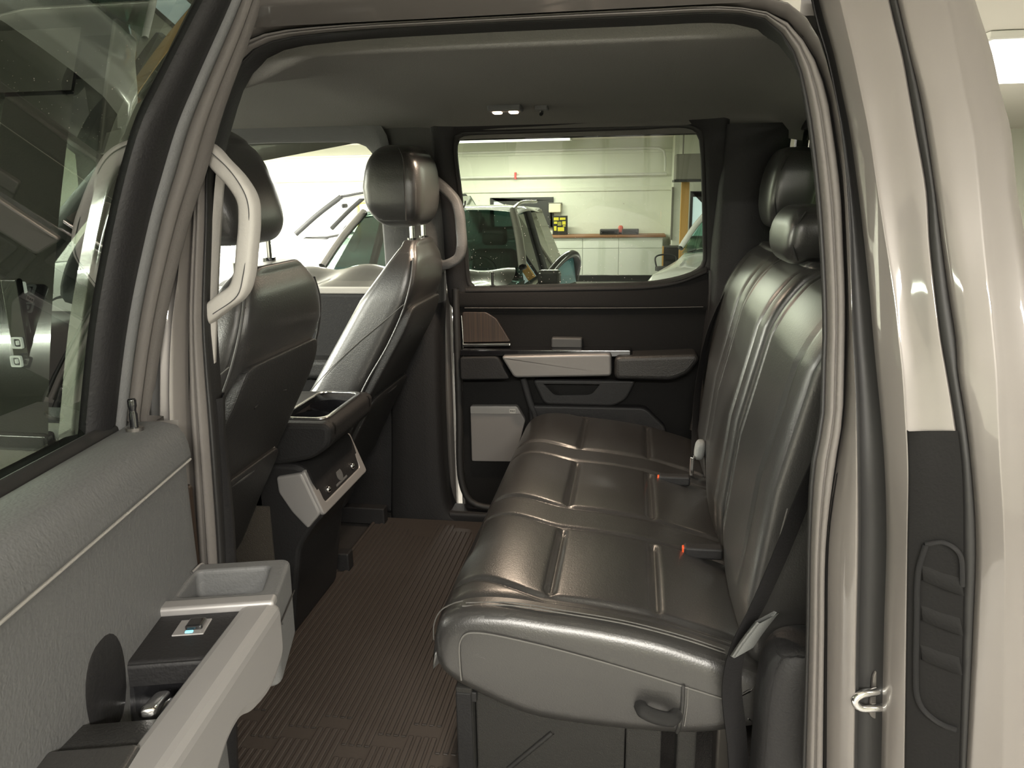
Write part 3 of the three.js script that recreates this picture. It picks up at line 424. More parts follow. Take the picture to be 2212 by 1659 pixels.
// ---------------------------------------------------------------- the open near rear door: local x runs from hinge to latch, y up, -z is the door's inner face
{
  const d = thing('rear_door', 'open near rear door with grey inner panel, dark window and silver armrest', 'door');
  d.quaternion.setFromAxisAngle(V(0, 1, 0), -R(75)).multiply(new THREE.Quaternion().setFromAxisAngle(V(0, 0, 1), R(4.3)));
  d.position.set(-0.715, 1.295, -0.95).sub(V(0, 1.295, 0).applyQuaternion(d.quaternion));
  const nT = (y) => { const k = Math.max(0, y - 1.3); return 0.21 * k + 0.2 * k * k; };
  const P = (u, y, n) => V(u, y, -n);
  // glass
  const gr = []; for (let i = 0; i <= 32; i++) { const y = mix(1.25, 1.98, i / 32); gr.push([-0.06, 0.06, 0.25, 0.5, 0.86].map((u) => P(u, y, nT(y) + 0.002))); }
  obj('window_glass', sheet(gr), glassPrivacy, d, 'dark privacy glass of the open door');
  // front window frame: profile (0 at the glass, 1 at the hinge side; height) swept up the curved frame
  const uE = [[1.25, 0.118], [1.33, 0.12], [1.45, 0.13], [1.52, 0.131], [1.6, 0.131], [1.68, 0.122], [1.74, 0.092], [1.84, 0.045], [1.99, -0.02]];
  const uO = [[1.25, -0.05], [1.28, -0.052], [1.43, -0.056], [1.57, -0.078], [1.64, -0.1], [1.73, -0.1], [1.83, -0.112], [1.9, -0.095], [1.99, -0.06]];
  const ys = []; for (let i = 0; i <= 44; i++) ys.push(mix(1.25, 1.985, i / 44));
  const rail = (prof) => sheet(prof.map(([t, n]) => ys.map((y) => P(mix(lerpTable(uE, y), lerpTable(uO, y), t), y, nT(y) + n + 0.025 * clamp(t)))));
  obj('frame_trim', rail([[-0.02, -0.01], [0.0, 0.004], [0.02, 0.012], [0.1, 0.016], [0.2, 0.016], [0.3, 0.012], [0.31, 0.0]]), plastic, d, 'dark window frame of the open door');
  obj('frame_channel', rail([[0.3, 0.004], [0.31, 0.016], [0.35, 0.02], [0.4, 0.018], [0.41, 0.004]]), plasticGrey, d);
  obj('frame_gap', rail([[0.4, 0.0], [0.42, 0.006], [0.52, 0.006], [0.54, 0.0]]), rubber, d);
  obj('frame_seal', rail([[0.53, -0.004], [0.54, 0.012], [0.58, 0.018], [0.63, 0.016], [0.66, 0.004], [0.69, 0.006], [0.73, 0.014], [0.82, 0.016], [0.9, 0.01], [0.93, 0.0], [0.96, 0.004], [1.0, -0.01], [1.01, -0.04]]), bulbRubber, d, 'grey rubber seal on the door window frame');
  obj('frame_outer', rail([[0.98, -0.03], [0.5, -0.035], [0.0, -0.03], [-0.04, -0.004]]), gloss, d);
  obj('frame_top', sheet([[1.9, -0.02], [1.905, 0.02], [1.94, 0.03], [1.985, 0.02]].map(([y, n]) => [-0.1, 0.3, 0.6, 0.9].map((u) => P(u, y, nT(y) + n)))), plastic, d);
  obj('belt_seal', sheet([[1.285, 0.004], [1.303, 0.006], [1.306, 0.014], [1.298, 0.022], [1.285, 0.024]].map(([y, n]) => [0.03, 0.3, 0.6, 0.88].map((u) => P(u, y, n)))), rubber, d, 'black rubber belt seal under the glass');
  // inner panel: profile y, n
  const pr = [[1.25, 0.012], [1.292, 0.02], [1.297, 0.03], [1.298, 0.05], [1.297, 0.075], [1.291, 0.093], [1.28, 0.1], [1.268, 0.104], [1.252, 0.106], [1.247, 0.106], [1.243, 0.101], [1.236, 0.098], [1.2, 0.098], [1.12, 0.1], [1.04, 0.102], [0.9, 0.116], [0.6, 0.12], [0.5, 0.1]];
  const us = [0.034, 0.035, 0.038, 0.046, 0.07, 0.15, 0.3, 0.45, 0.6, 0.86];
  obj('inner_panel', sheet(us.map((u, i) => pr.map(([y, n]) => P(u, y, i === 0 ? Math.min(n, 0.02) : n - [0, 0.012, 0.004, 0][Math.min(3, i)])))), plasticGrey, d, 'grey inner door panel');
  obj('panel_stitching', tube([P(0.042, 1.243, 0.103), P(0.2, 1.243, 0.103), P(0.5, 1.243, 0.103), P(0.86, 1.243, 0.103)], 0.0022, 60), trimLight, d, 'pale stitched line along the panel');
  obj('outer_skin', sheet([[1.3, -0.02], [1.28, -0.06], [1.2, -0.075], [0.9, -0.08], [0.5, -0.06]].map(([y, n]) => [0.002, 0.006, 0.3, 0.9].map((u, i) => P(u, y, i === 0 ? 0.0 : n)))), paint, d, 'silver outer skin of the open door');
  obj('hinge_end', sheet([1.298, 1.2, 1.0, 0.8, 0.5].map((y) => [[0.002, -0.05], [-0.008, -0.01], [-0.008, 0.04], [0.002, 0.06], [0.034, 0.06], [0.035, 0.09]].map(([u, n]) => P(u, y, n)))), paint, d, 'painted hinge edge of the open door');
  const pin = obj('lock_pin', new THREE.LatheGeometry([[0.0001, 1.341], [0.0042, 1.3405], [0.0056, 1.338], [0.0056, 1.33], [0.0045, 1.326], [0.0045, 1.322], [0.0054, 1.32], [0.0054, 1.29]].map(([x, y]) => new THREE.Vector2(x, y)).reverse(), 16).translate(0.092, 0, -0.053), gloss, d, 'black lock pin knob');
  obj('pin_collar', cyl(0.092, 1.299, -0.053, 0.011, 0.006), steelDark, pin);
  obj('wood_insert', box(0.012, 0.033, 1.07, 1.2, -0.095, -0.05, 0.006), woodTrim, d, 'dark brown wood trim end at the hinge');
  obj('wood_bright_line', tube([P(0.03, 1.05, 0.104), P(0.03, 1.082, 0.104), P(0.08, 1.092, 0.103)], 0.0018, 20), silver, d);
  // armrest: pocket box
  const pocket = shapeOf([[0.042, 0.09], [0.195, 0.09], [0.195, 0.236], [0.042, 0.23]], 0.018), hole = shapeOf([[0.068, 0.106], [0.152, 0.106], [0.152, 0.21], [0.068, 0.205]], 0.01);
  const up = (g) => g.rotateX(-Math.PI / 2);          // shape (u, n) to floor plan: y of the shape becomes -z
  pocket.holes.push(hole);
  const pk = obj('armrest_pocket', up(new THREE.ExtrudeGeometry(pocket, { depth: 0.1, bevelEnabled: true, bevelSize: 0.005, bevelThickness: 0.006, bevelOffset: -0.005, bevelSegments: 4 })).translate(0, 0.983, 0), plasticGrey, d, 'grey open pocket at the front of the armrest');
  obj('pocket_floor', box(0.05, 0.17, 1.03, 1.036, -0.23, -0.1, 0), plastic, pk);
  obj('pocket_seam', tube([P(0.044, 1.04, 0.2315), P(0.193, 1.055, 0.2375)], 0.001, 6), rubber, pk);
  // silver grip
  const shear = (g) => { const p = g.attributes.position; for (let i = 0; i < p.count; i++) p.setZ(i, p.getZ(i) + 0.1 * Math.max(0, p.getX(i) - 0.2)); g.computeVertexNormals(); return g; };   // the grip tapers towards the latch
  const grip = obj('armrest_grip', shear(slab([[0.182, 1.092, 0.018], [0.75, 1.1], [0.75, 1.0], [0.47, 0.99, 0.03], [0.42, 1.015, 0.03], [0.38, 1.032, 0.02], [0.34, 1.03, 0.02], [0.3, 1.01, 0.02], [0.24, 1.0, 0.03], [0.182, 1.02, 0.02]], 0, 0.05, { r: 0.02, bevel: 0.013 }).translate(0, 0, -0.242)), silver, d, 'satin silver pull grip of the armrest');
  obj('grip_cap', box(0.175, 0.2, 1.083, 1.0965, -0.236, -0.092, 0.005, 3), silver, grip);
  obj('grip_seam', box(0.19, 0.1915, 1.06, 1.0625, -0.2435, -0.22, 0.0005), rubber, grip);
  // black top with switch, recess, handle, pad
  obj('switch_panel', box(0.19, 0.31, 1.02, 1.086, -0.212, -0.09, 0.008, 3), plastic, d, 'black switch panel');
  const sw = obj('window_switch', box(0.216, 0.254, 1.0845, 1.0875, -0.166, -0.13, 0.001), silver, d, 'bright window switch');
  obj('switch_rocker', box(0.222, 0.244, 1.086, 1.093, -0.162, -0.142, 0.003, 3), gloss, sw);
  obj('switch_light', box(0.246, 0.251, 1.0865, 1.089, -0.153, -0.144, 0.001), M({ color: lin(0.2, 0.6, 0.8), emissive: lin(0.25, 0.8, 1), emissiveIntensity: 0.8 }), sw);
  obj('handle_recess', sheet([[0.305, 1.08], [0.312, 1.05], [0.322, 1.02], [0.42, 1.01], [0.43, 1.06]].map(([u, y]) => [0.09, 0.14, 0.18, 0.21].map((n) => P(u, y, n)))), gloss, d);
  obj('inside_handle', pad({ y0: 0, y1: 0.062, cx: () => 0, hx: () => 0.006, hz: () => 0.0085, e: 3, m: 6, nu: 24, nv: 16 }).rotateZ(-1.3).rotateY(0.1).translate(0.352, 1.07, -0.152), chrome, d, 'chrome inside door handle lever');
  const ap = obj('armrest_pad', sheet([[0.4, 1.03], [0.406, 1.07], [0.418, 1.084], [0.46, 1.09], [0.86, 1.095]].map(([u, y]) => [0.09, 0.12, 0.17, 0.192, 0.196].map((n, i) => P(u, i === 4 ? y - 0.03 : y, n)))), leatherSoft, d, 'black padded armrest of the open door');
  obj('pad_edge', box(0.475, 0.86, 1.083, 1.1, -0.178, -0.095, 0.012, 3), leather, ap);
  obj('handle_scoop', pad({ y0: 1.02, y1: 1.14, cx: () => 0.36, hx: () => 0.05, hz: () => 0.004, cz: -0.099, e: 2.4, m: 2.4, nu: 32, nv: 16 }), plastic, d, 'dark scoop behind the inside handle');
}
// ---------------------------------------------------------------- grab handles, dome lamp, hook
function flatTube(a, rx, ry, n = 60) { // swept rounded-rectangle grip
  const c = new THREE.CatmullRomCurve3(pts(a), false, 'centripetal'), rows = [];
  for (let i = 0; i <= n; i++) { const p = c.getPointAt(i / n), t = c.getTangentAt(i / n), side = V(0, 0, 1), nn = side.clone().cross(t).normalize(), r = [];
    for (let k = 0; k < 20; k++) { const q = k / 20 * Math.PI * 2, cc = Math.cos(q), ss = Math.sin(q); r.push(p.clone().addScaledVector(nn, Math.sign(cc) * Math.abs(cc) ** 0.6 * rx).addScaledVector(side, Math.sign(ss) * Math.abs(ss) ** 0.6 * ry)); } rows.push(r.reverse()); }
  return sheet(rows, { closed: true });
}
{
  const h = thing('grab_handle', 'pale grey grab handle on the near middle pillar', 'grab handle');
  obj('grip', flatTube([[-0.65, 1.672, -1.13], [-0.625, 1.663, -1.115], [-0.602, 1.645, -1.1], [-0.577, 1.62, -1.095], [-0.563, 1.595, -1.093], [-0.562, 1.565, -1.09], [-0.567, 1.52, -1.083], [-0.573, 1.487, -1.08], [-0.584, 1.463, -1.078], [-0.607, 1.447, -1.076], [-0.635, 1.428, -1.078], [-0.66, 1.412, -1.085]], 0.0135, 0.017), trimLight, h);
  obj('grip_seam', tube([[-0.612, 1.667, -1.083], [-0.575, 1.632, -1.077], [-0.556, 1.595, -1.076], [-0.557, 1.55, -1.073], [-0.567, 1.487, -1.063], [-0.578, 1.458, -1.061], [-0.62, 1.43, -1.06]], 0.0008, 40), plasticGrey, h);
  obj('mount', box(-0.675, -0.636, 1.655, 1.69, -1.16, -1.1, 0.01, 3), trimLight, h);
  obj('mount', box(-0.685, -0.645, 1.395, 1.43, -1.11, -1.06, 0.01, 3), trimLight, h);
}
{
  const h = thing('grab_handle', 'grey grab handle on the far middle pillar beside the window', 'grab handle');
  obj('grip', flatTube([[-0.63, 1.66, -2.36], [-0.595, 1.638, -2.34], [-0.56, 1.61, -2.33], [-0.533, 1.578, -2.33], [-0.522, 1.54, -2.33], [-0.52, 1.5, -2.335], [-0.52, 1.445, -2.34], [-0.532, 1.408, -2.345], [-0.56, 1.39, -2.35], [-0.6, 1.378, -2.37]], 0.015, 0.017), plasticGrey, h);
  obj('mount', box(-0.66, -0.61, 1.63, 1.68, -2.39, -2.34, 0.012, 3), plasticGrey, h);
  obj('mount', box(-0.64, -0.59, 1.355, 1.4, -2.41, -2.36, 0.012, 3), plasticGrey, h);
}
{
  const l = thing('dome_lamp', 'lit two-bulb dome lamp on the headliner', 'lamp', [-0.345, 1.815, -2.14]);
  obj('lamp_bezel', box(-0.045, 0.045, -0.006, 0.012, -0.03, 0.03, 0.005, 3), plasticGrey, l);
  for (const s of [-1, 1]) { obj('lamp_lens', box(s * 0.022 - 0.012, s * 0.022 + 0.012, -0.011, -0.003, -0.014, 0.014, 0.004, 3), domeGlow, l);
    const p = new THREE.SpotLight(new THREE.Color(1, 0.78, 0.58), 1.2, 0, R(72), 0.7, 2); p.position.set(s * 0.022, -0.016, 0); p.target.position.set(s * 0.022, -1, 0.1); p.castShadow = true; p.shadow.radius = 0.5; l.add(p, p.target); }
  const h = thing('coat_hook', 'small grey coat hook beside the dome lamp', 'hook', [-0.25, 1.815, -2.16]);
  obj('hook_base', box(-0.018, 0.018, -0.004, 0.014, -0.02, 0.02, 0.004), plasticGrey, h);
  obj('hook_arm', tube([[0, 0, 0], [0, -0.012, 0.004], [0, -0.014, 0.016]], 0.005, 12), plasticGrey, h);
}
// ---------------------------------------------------------------- front seats
function frontSeat(label, dx, zc, side, hw, hrx = 0, lean = 0) { // dx shifts the seat fore and aft; side = +1 when the visible flank faces +z
  const s = thing('front_seat', label, 'seat');
  const xr = [[0.55, -0.93], [0.7, -0.9], [0.85, -0.835], [1.0, -0.755], [1.08, -0.715], [1.22, -0.63], [1.3, -0.598], [1.35, -0.585], [1.42, -0.583], [1.46, -0.595]];
  const xf = [[0.55, -1.2], [0.8, -1.08], [1.0, -0.945], [1.07, -0.905], [1.19, -0.85], [1.3, -0.765], [1.38, -0.7], [1.44, -0.655], [1.46, -0.64]];
  const hz = [[0.55, hw], [0.8, hw + 0.022], [1.0, hw + 0.012], [1.1, hw + 0.002], [1.2, hw - 0.011], [1.33, hw - 0.032], [1.4, hw - 0.052], [1.44, hw - 0.075], [1.47, hw - 0.105]];
  const cx = (y) => (lerpTable(xr, y) + lerpTable(xf, y)) / 2 + dx, hx = (y) => (lerpTable(xr, y) - lerpTable(xf, y)) / 2;
  obj('backrest', pad({ y0: 0.58, y1: 1.475, cx, hx, hz: (y) => lerpTable(hz, y), cz: zc, e: 5, m: 14, nu: 96, nv: 70, disp: (p, c, sn) => {
    if (c > 0.25) { const k = sst(0.25, 0.6, c); p.x += k * (groove(p.y - 1.335 - 0.03 * (p.z - zc), 0.006, 0.008) + (p.y > 1.335 ? 0.006 : 0)); }
    if (Math.abs(sn) > 0.5) p.z += Math.sign(sn) * groove(p.x - cx(p.y) - hx(p.y) * 0.82, 0.006, 0.004);
  } }), leather, s, 'black leather backrest');
  obj('back_panel', pad({ y0: 0.72, y1: 1.3, cx: (y) => lerpTable(xr, y) + dx - 0.01, hx: () => 0.02, hz: (y) => lerpTable(hz, y) - 0.03, cz: zc, e: 7, m: 14 }), leatherSoft, s);
  obj('map_pocket', pad({ y0: 0.76, y1: 1.04, cx: (y) => lerpTable(xr, y) + dx + 0.008, hx: () => 0.02, hz: (y) => lerpTable(hz, y) - 0.05, cz: zc, e: 6, m: 10 }), leatherSoft, s, 'map pocket on the seat back');
  obj('pocket_hem', tube([-1, -0.5, 0, 0.5, 1].map((k) => [lerpTable(xr, 1.035) + dx + 0.02 - 0.008 * Math.abs(k), 1.035 - 0.012 * (1 - k * k), zc + k * (hw - 0.06)]), 0.004, 30), leather, s);
  obj('pull_tab', tube([-1, -0.3, 0.4, 1].map((k) => [lerpTable(xr, 1.2) + dx + 0.012, 1.205 + 0.012 * (1 - k * k), zc + 0.02 + k * 0.07]), 0.003, 24), leatherSoft, s);
  for (const sd of [-1, 1]) { obj('piping', tube([0.78, 0.9, 1.0, 1.1, 1.2, 1.3, 1.38, 1.43].map((y) => [cx(y) + hx(y) * 0.84, y, zc + sd * (lerpTable(hz, y) - 0.004)]), 0.0028, 60), leather, s);
    obj('flank_stitching', tube([[1.02, 0.95], [1.12, 0.5], [1.2, 0.05], [1.26, -0.35], [1.31, -0.8]].map(([y, k]) => [cx(y) - hx(y) * k, y, zc + sd * (lerpTable(hz, y) + 0.001 - 0.012 * Math.max(0, Math.abs(k) - 0.7))]), 0.0012, 40), thread, s);
    obj('flank_stitching', tube([[0.95, -0.92], [1.0, -0.92]].map(([y, k]) => [cx(y) + hx(y) * k, y, zc + sd * lerpTable(hz, y)]), 0.001, 8), thread, s); }
  obj('shoulder_stitching', tube([-1, -0.5, 0, 0.5, 1].map((k) => [lerpTable(xr, 1.4) + dx + 0.002 - 0.012 * k * k, 1.405 + 0.004 * k * side, zc + k * (hw - 0.06)]), 0.0011, 24), thread, s);
  // cushion
  obj('cushion', pad({ y0: 0.72, y1: 0.93, cx: () => -1.22 + dx, hx: () => 0.3, hz: () => hw + 0.01, cz: zc, e: 6, m: 5 }), leather, s);
  obj('seat_base', box(-1.45 + dx, -0.95 + dx, 0.56, 0.74, zc - hw + 0.03, zc + hw - 0.03, 0.03, 3), plastic, s);
  for (const q of [-1, 1]) obj('seat_track', box(-1.5 + dx, -0.82 + dx, 0.5, 0.56, zc + q * 0.17 - 0.02, zc + q * 0.17 + 0.02, 0.005), plastic, s);
  // head restraint on two posts
  const hr = obj('head_restraint', pad({ y0: 1.51, y1: 1.732, cx: (y) => lerpTable([[1.51, -0.645], [1.6, -0.655], [1.73, -0.648]], y) + dx + hrx - lean * (y - 1.51), hx: (y) => lerpTable([[1.51, 0.06], [1.56, 0.082], [1.62, 0.09], [1.68, 0.08], [1.735, 0.055]], y), hz: (y) => lerpTable([[1.51, 0.115], [1.6, 0.132], [1.7, 0.125], [1.735, 0.11]], y), cz: zc, e: 4.5, m: 5, nu: 80, nv: 40, disp: (p, c, sn, ddx, ddz) => { if (c > 0) p.x += groove(p.y - 1.7, 0.005, 0.005); } }), leather, s, 'black leather head restraint');
  obj('restraint_seam', tube([1.53, 1.58, 1.64, 1.69, 1.72].map((y) => [-0.61 + dx + hrx - lean * (y - 1.51) - (y > 1.7 ? 0.015 : 0), y, zc + side * (y > 1.7 ? 0.11 : 0.131)]), 0.0018, 30), leatherSoft, hr);
  for (const q of [-1, 1]) { const z = zc + q * 0.06; obj('post', cyl(-0.615 + dx + hrx, 1.49, z, 0.007, 0.09), chrome, s); obj('post_collar', cyl(-0.615 + dx + hrx, 1.472, z, 0.014, 0.016), gloss, s); }
  return s;
}
frontSeat('black leather passenger front seat with chrome head restraint posts, beside the far handle', 0, -2.19, 1, 0.215);
frontSeat('black leather driver seat back right behind the pale grab handle', -0.085, -1.42, 1, 0.225, -0.03, 0.32);

// ---------------------------------------------------------------- rear bench
{
  const b = thing('rear_bench', 'black leather rear bench seat with stitched panels', 'seat');
  const ZN = -1.2, ZF = -2.415;
  const top = (x) => lerpTable([[-0.345, 0.8], [-0.34, 0.835], [-0.325, 0.868], [-0.3, 0.889], [-0.26, 0.901], [-0.2, 0.903], [-0.135, 0.897], [-0.05, 0.889], [0.055, 0.873], [0.12, 0.855], [0.2, 0.83], [0.26, 0.8]], x);
  const bot = (x) => lerpTable([[-0.345, 0.78], [-0.32, 0.755], [-0.29, 0.735], [-0.22, 0.702], [-0.16, 0.682], [-0.05, 0.672], [0.08, 0.672], [0.17, 0.685], [0.26, 0.72]], x);
  const flare = (x) => -0.055 * sst(-0.13, -0.3, x) - 0.02 * (x + 0.13);
  const seams = [-1.235, -1.535, -1.645, -1.96, -2.06, -2.375];
  const rows = [], nz = 260, nx = 130;
  for (let k = 0; k <= nz; k++) {
    const z = mix(ZN, ZF, k / nz), d = Math.min(ZN - z, z - ZF), r = 0.045, q = d < r ? 1 - Math.sqrt(Math.max(0, 1 - ((r - d) / r) ** 2)) : 0, row = [];
    for (let i = 0; i <= nx; i++) { // top from rear to front
      const x = mix(0.24, -0.345, 1 - Math.pow(1 - i / nx, 1.0)); let y = top(x);
      const zz = z - flare(x), ins = [[seams[0], seams[1]], [seams[2], seams[3]], [seams[4], seams[5]]];
      let dsp = 0; const fade = sst(-0.335, -0.3, x) * sst(0.24, 0.2, x);
      for (const sm of seams) dsp += groove(zz - sm, 0.006, 0.007) * fade;
      for (const [a, c] of ins) if (zz < a && zz > c) { const w = sst(a, a - 0.03, zz) * sst(c, c + 0.03, zz);
        dsp += (groove(x + 0.135, 0.008, 0.011) + groove(x - 0.055, 0.008, 0.011)) * w;
        const seg = x < -0.135 ? [-0.33, -0.135] : x < 0.055 ? [-0.135, 0.055] : [0.055, 0.24], pu = Math.sin(Math.PI * clamp((x - seg[0]) / (seg[1] - seg[0]))), pv = Math.sin(Math.PI * clamp((zz - c) / (a - c)));
        dsp += 0.007 * Math.pow(pu, 0.6) * Math.pow(pv, 0.5) * fade; }
      row.push(V(x, y + dsp - q * r, z));
    }
    for (let i = 0; i <= 14; i++) { const x = mix(-0.345, -0.29, (i / 14) ** 1.5); row.push(V(x - 0.004 * Math.sin(Math.PI * i / 14) + q * r * 0.6, mix(0.8 - q * r * 0.3, bot(x) + q * 0.01, Math.pow(i / 14, 0.7)), z)); }
    for (let i = 1; i <= 16; i++) { const x = mix(-0.29 + q * r * 0.6, 0.24, i / 16); row.push(V(x, bot(x) + q * 0.012, z)); }
    row.push(V(0.24, 0.76, z));
    rows.push(row);
  }
  const body = sheet(rows, { closed: true });
  // flank faces: rings shrinking to the middle line, slightly crowned
  const cap = (row, s) => { const o = []; const mid = row.map((p) => V(p.x, mix(p.y, (top(clamp(p.x, -0.33, 0.24)) + bot(clamp(p.x, -0.33, 0.24))) / 2, 1), p.z));
    for (const [t, dz] of [[0, 0], [0.05, 0.006], [0.15, 0.011], [0.4, 0.016], [0.7, 0.018], [1, 0.018]]) o.push(row.map((p, i) => V(mix(p.x, clamp(p.x, -0.28, 0.2), t), mix(p.y, mid[i].y, t), p.z + s * dz))); return sheet(s > 0 ? o : o.reverse(), { closed: true }); };
  const flankSheet = (out) => { // rounded edge, then a gently crowned face
    const o = spline(out.map(([x, y]) => V(x, y, 0)), 120, true).slice(0, 120), n = o.length, nrm = o.map((p, i) => { const t = o[(i + 1) % n].clone().sub(o[(i + n - 1) % n]); return V(-t.y, t.x, 0).normalize(); });
    const c = V(-0.05, 0.79, 0); if (nrm[0].dot(c.clone().sub(o[0])) < 0) nrm.forEach((v) => v.negate());
    const r = 0.034, rows = []; for (let k = -1; k <= 8; k++) { const a = Math.max(0, k) / 8 * Math.PI / 2; rows.push(o.map((p, i) => p.clone().addScaledVector(nrm[i], r * (1 - Math.cos(a))).setZ(k < 0 ? -1.26 : -1.201 + r * Math.sin(a)))); }
    const last = rows[rows.length - 1]; for (const t of [0.12, 0.35, 0.65, 1]) rows.push(last.map((p) => V(mix(p.x, clamp(p.x, -0.24, 0.17), t), mix(p.y, 0.785 - 0.1 * (p.x + 0.05), t), p.z + 0.003 * Math.sin(t * Math.PI / 2))));
    return sheet(rows, { closed: true }); };
  const flank = []; for (let i = 0; i <= 24; i++) { const x = mix(0.235, -0.3, i / 24); flank.push([x, top(x) - 0.006]); }
  flank.push([-0.322, 0.868], [-0.334, 0.84], [-0.337, 0.805], [-0.328, 0.77]); for (let i = 0; i <= 14; i++) { const x = mix(-0.305, 0.235, i / 14); flank.push([x, bot(x) + 0.004]); }
  const cu = obj('cushion', boxUV(join([body, flankSheet(flank), cap(rows[nz], -1)])), leather, b, 'black leather bench cushion with creased panels');
  const zs = -1.1632;
  obj('flank_stitching', tube([[-0.284, 0.762, zs - 0.002], [-0.285, 0.79, zs], [-0.283, 0.84, zs], [-0.272, 0.856, zs], [-0.25, 0.86, zs], [-0.16, 0.848, zs], [-0.05, 0.825, zs], [0.05, 0.8, zs], [0.17, 0.768, zs]], 0.0016, 120), thread, cu, 'pale stitching on the cushion flank');
  obj('top_stitching', tube([-0.285, -0.2, -0.1, 0.0, 0.1, 0.17].map((x) => [x, top(x) - 0.005, -1.196]), 0.0014, 60), thread, cu);
  obj('top_stitching', tube([-0.28, -0.2, -0.1, 0.0, 0.1, 0.17].map((x) => [x, top(x) - 0.004, -1.204]), 0.0012, 60), thread, cu);
  obj('corner_stitching', tube([[-0.348, 0.8, -1.225], [-0.345, 0.835, -1.222], [-0.33, 0.866, -1.217], [-0.305, 0.886, -1.21], [-0.285, 0.897, -1.203]], 0.0013, 30), thread, cu);
  obj('flank_seam', tube([[0.1, 0.79, zs], [0.1, 0.75, zs], [0.097, 0.71, zs - 0.001], [0.094, 0.69, zs - 0.008]], 0.0035, 30), leather, cu);
  obj('flank_stitching', tube([[0.108, 0.787, zs], [0.108, 0.75, zs], [0.105, 0.71, zs]], 0.0011, 20), thread, cu);
  obj('pull_loop', tube([[0.03, 0.742, zs], [0.035, 0.746, zs + 0.018], [0.055, 0.742, zs + 0.024], [0.082, 0.735, zs + 0.018], [0.09, 0.732, zs]], 0.012, 30), leatherSoft, cu, 'fabric pull loop on the cushion flank');
  // backrest sections
  const xfr = [[0.78, 0.23], [0.82, 0.215], [0.96, 0.207], [1.07, 0.22], [1.18, 0.24], [1.27, 0.256], [1.36, 0.293], [1.42, 0.335], [1.44, 0.36]];
  const sec = (z0, z1, name, y1, dx, groovesZ, cross, lab) => {
    const zc = (z0 + z1) / 2, hw = Math.abs(z0 - z1) / 2;
    return obj(name, pad({ y0: 0.79, y1, cx: (y) => lerpTable(xfr, y) + 0.062 + dx, hx: () => 0.062, hz: (y) => hw, cz: zc, e: 11, m: 14, nu: 176, nv: 110, disp: (p, c, sn) => {
      if (c < 0) { const t = (p.z - zc) / hw; let g = 0; for (const gz of groovesZ) { g += groove(t - gz(p.y), 0.035, 0.009); }
        for (const [cy, a, bb, sl] of cross) if (t > a && t < bb) g += groove(p.y - cy - sl * t, 0.007, 0.01) * sst(a, a + 0.1, t) * sst(bb, bb - 0.1, t);
        p.x -= g * sst(0, -0.25, c); p.x -= 0.01 * (1 - t * t) * sst(0, -0.3, c); }
    } }), leather, b, lab);
  };
  sec(-1.205, -1.585, 'backrest_section', 1.455, -0.004, [(y) => 0.62 - 0.25 * sst(1.1, 0.85, y), (y) => -0.66], [[1.18, -0.66, 0.62, 0.06], [0.98, -0.66, 0.62, 0.06]], 'near section of the black leather backrest');
  const cs = sec(-1.622, -1.965, 'backrest_section', 1.452, -0.006, [(y) => 0.72, (y) => -0.66], [], 'narrow middle section of the backrest with pull strap');
  obj('strap_slot', box(0.325, 0.37, 1.378, 1.412, -1.87, -1.715, 0.01, 3), rubber, cs, 'dark strap slot at the top of the middle section');
  obj('pull_strap', tube([[0.33, 1.385, -1.84], [0.318, 1.38, -1.8], [0.32, 1.372, -1.76], [0.33, 1.38, -1.73]], 0.007, 24), rubber, cs);
  sec(-1.988, -2.4, 'backrest_section', 1.452, 0, [(y) => 0.7, (y) => -0.55], [[1.2, -0.55, 0.7, -0.06], [1.0, -0.55, 0.7, -0.06]], 'far section of the black leather backrest');
  obj('backrest_stitching', tube([[0.175, 1.1, -1.205], [0.165, 1.0, -1.208], [0.16, 0.92, -1.21], [0.17, 0.86, -1.215]].map(([x, y, z]) => [lerpTable(xfr, y) + 0.03, y, z + 0.001]), 0.0014, 30), thread, b);
  // head restraints
  for (const [x, y, z, hz, lab, dy] of [[0.366, 1.44, -1.8, 0.13, 'low rounded black head restraint of the middle seat', 0.125], [0.398, 1.495, -2.24, 0.115, 'upright black head restraint on the far side', 0.21]]) {
    const hr = obj('head_restraint', pad({ y0: y, y1: y + dy, cx: (yy) => x + 0.1 * (yy - y), hx: (yy) => lerpTable([[y, 0.045], [y + dy * 0.3, 0.058], [y + dy * 0.6, 0.06], [y + dy, 0.045]], yy), hz: (yy) => lerpTable([[y, hz * 0.8], [y + dy * 0.5, hz], [y + dy, hz * 0.86]], yy), cz: z, e: 5.5, m: 5, nu: 88, nv: 52 }), leather, b, lab);
    obj('restraint_seam', tube([0.1, 0.3, 0.5, 0.7, 0.9].map((k) => [x + 0.1 * dy * k - 0.045 * Math.sin(Math.PI * (0.15 + 0.7 * k)), y + dy * k, z + hz * (0.9 + 0.02 * Math.sin(k * 3))]), 0.002, 24), leatherSoft, hr);
    for (const q of [-1, 1]) obj('post', cyl(x + 0.03, y - 0.02, z + q * 0.06, 0.007, 0.09), chrome, b);
  }
}
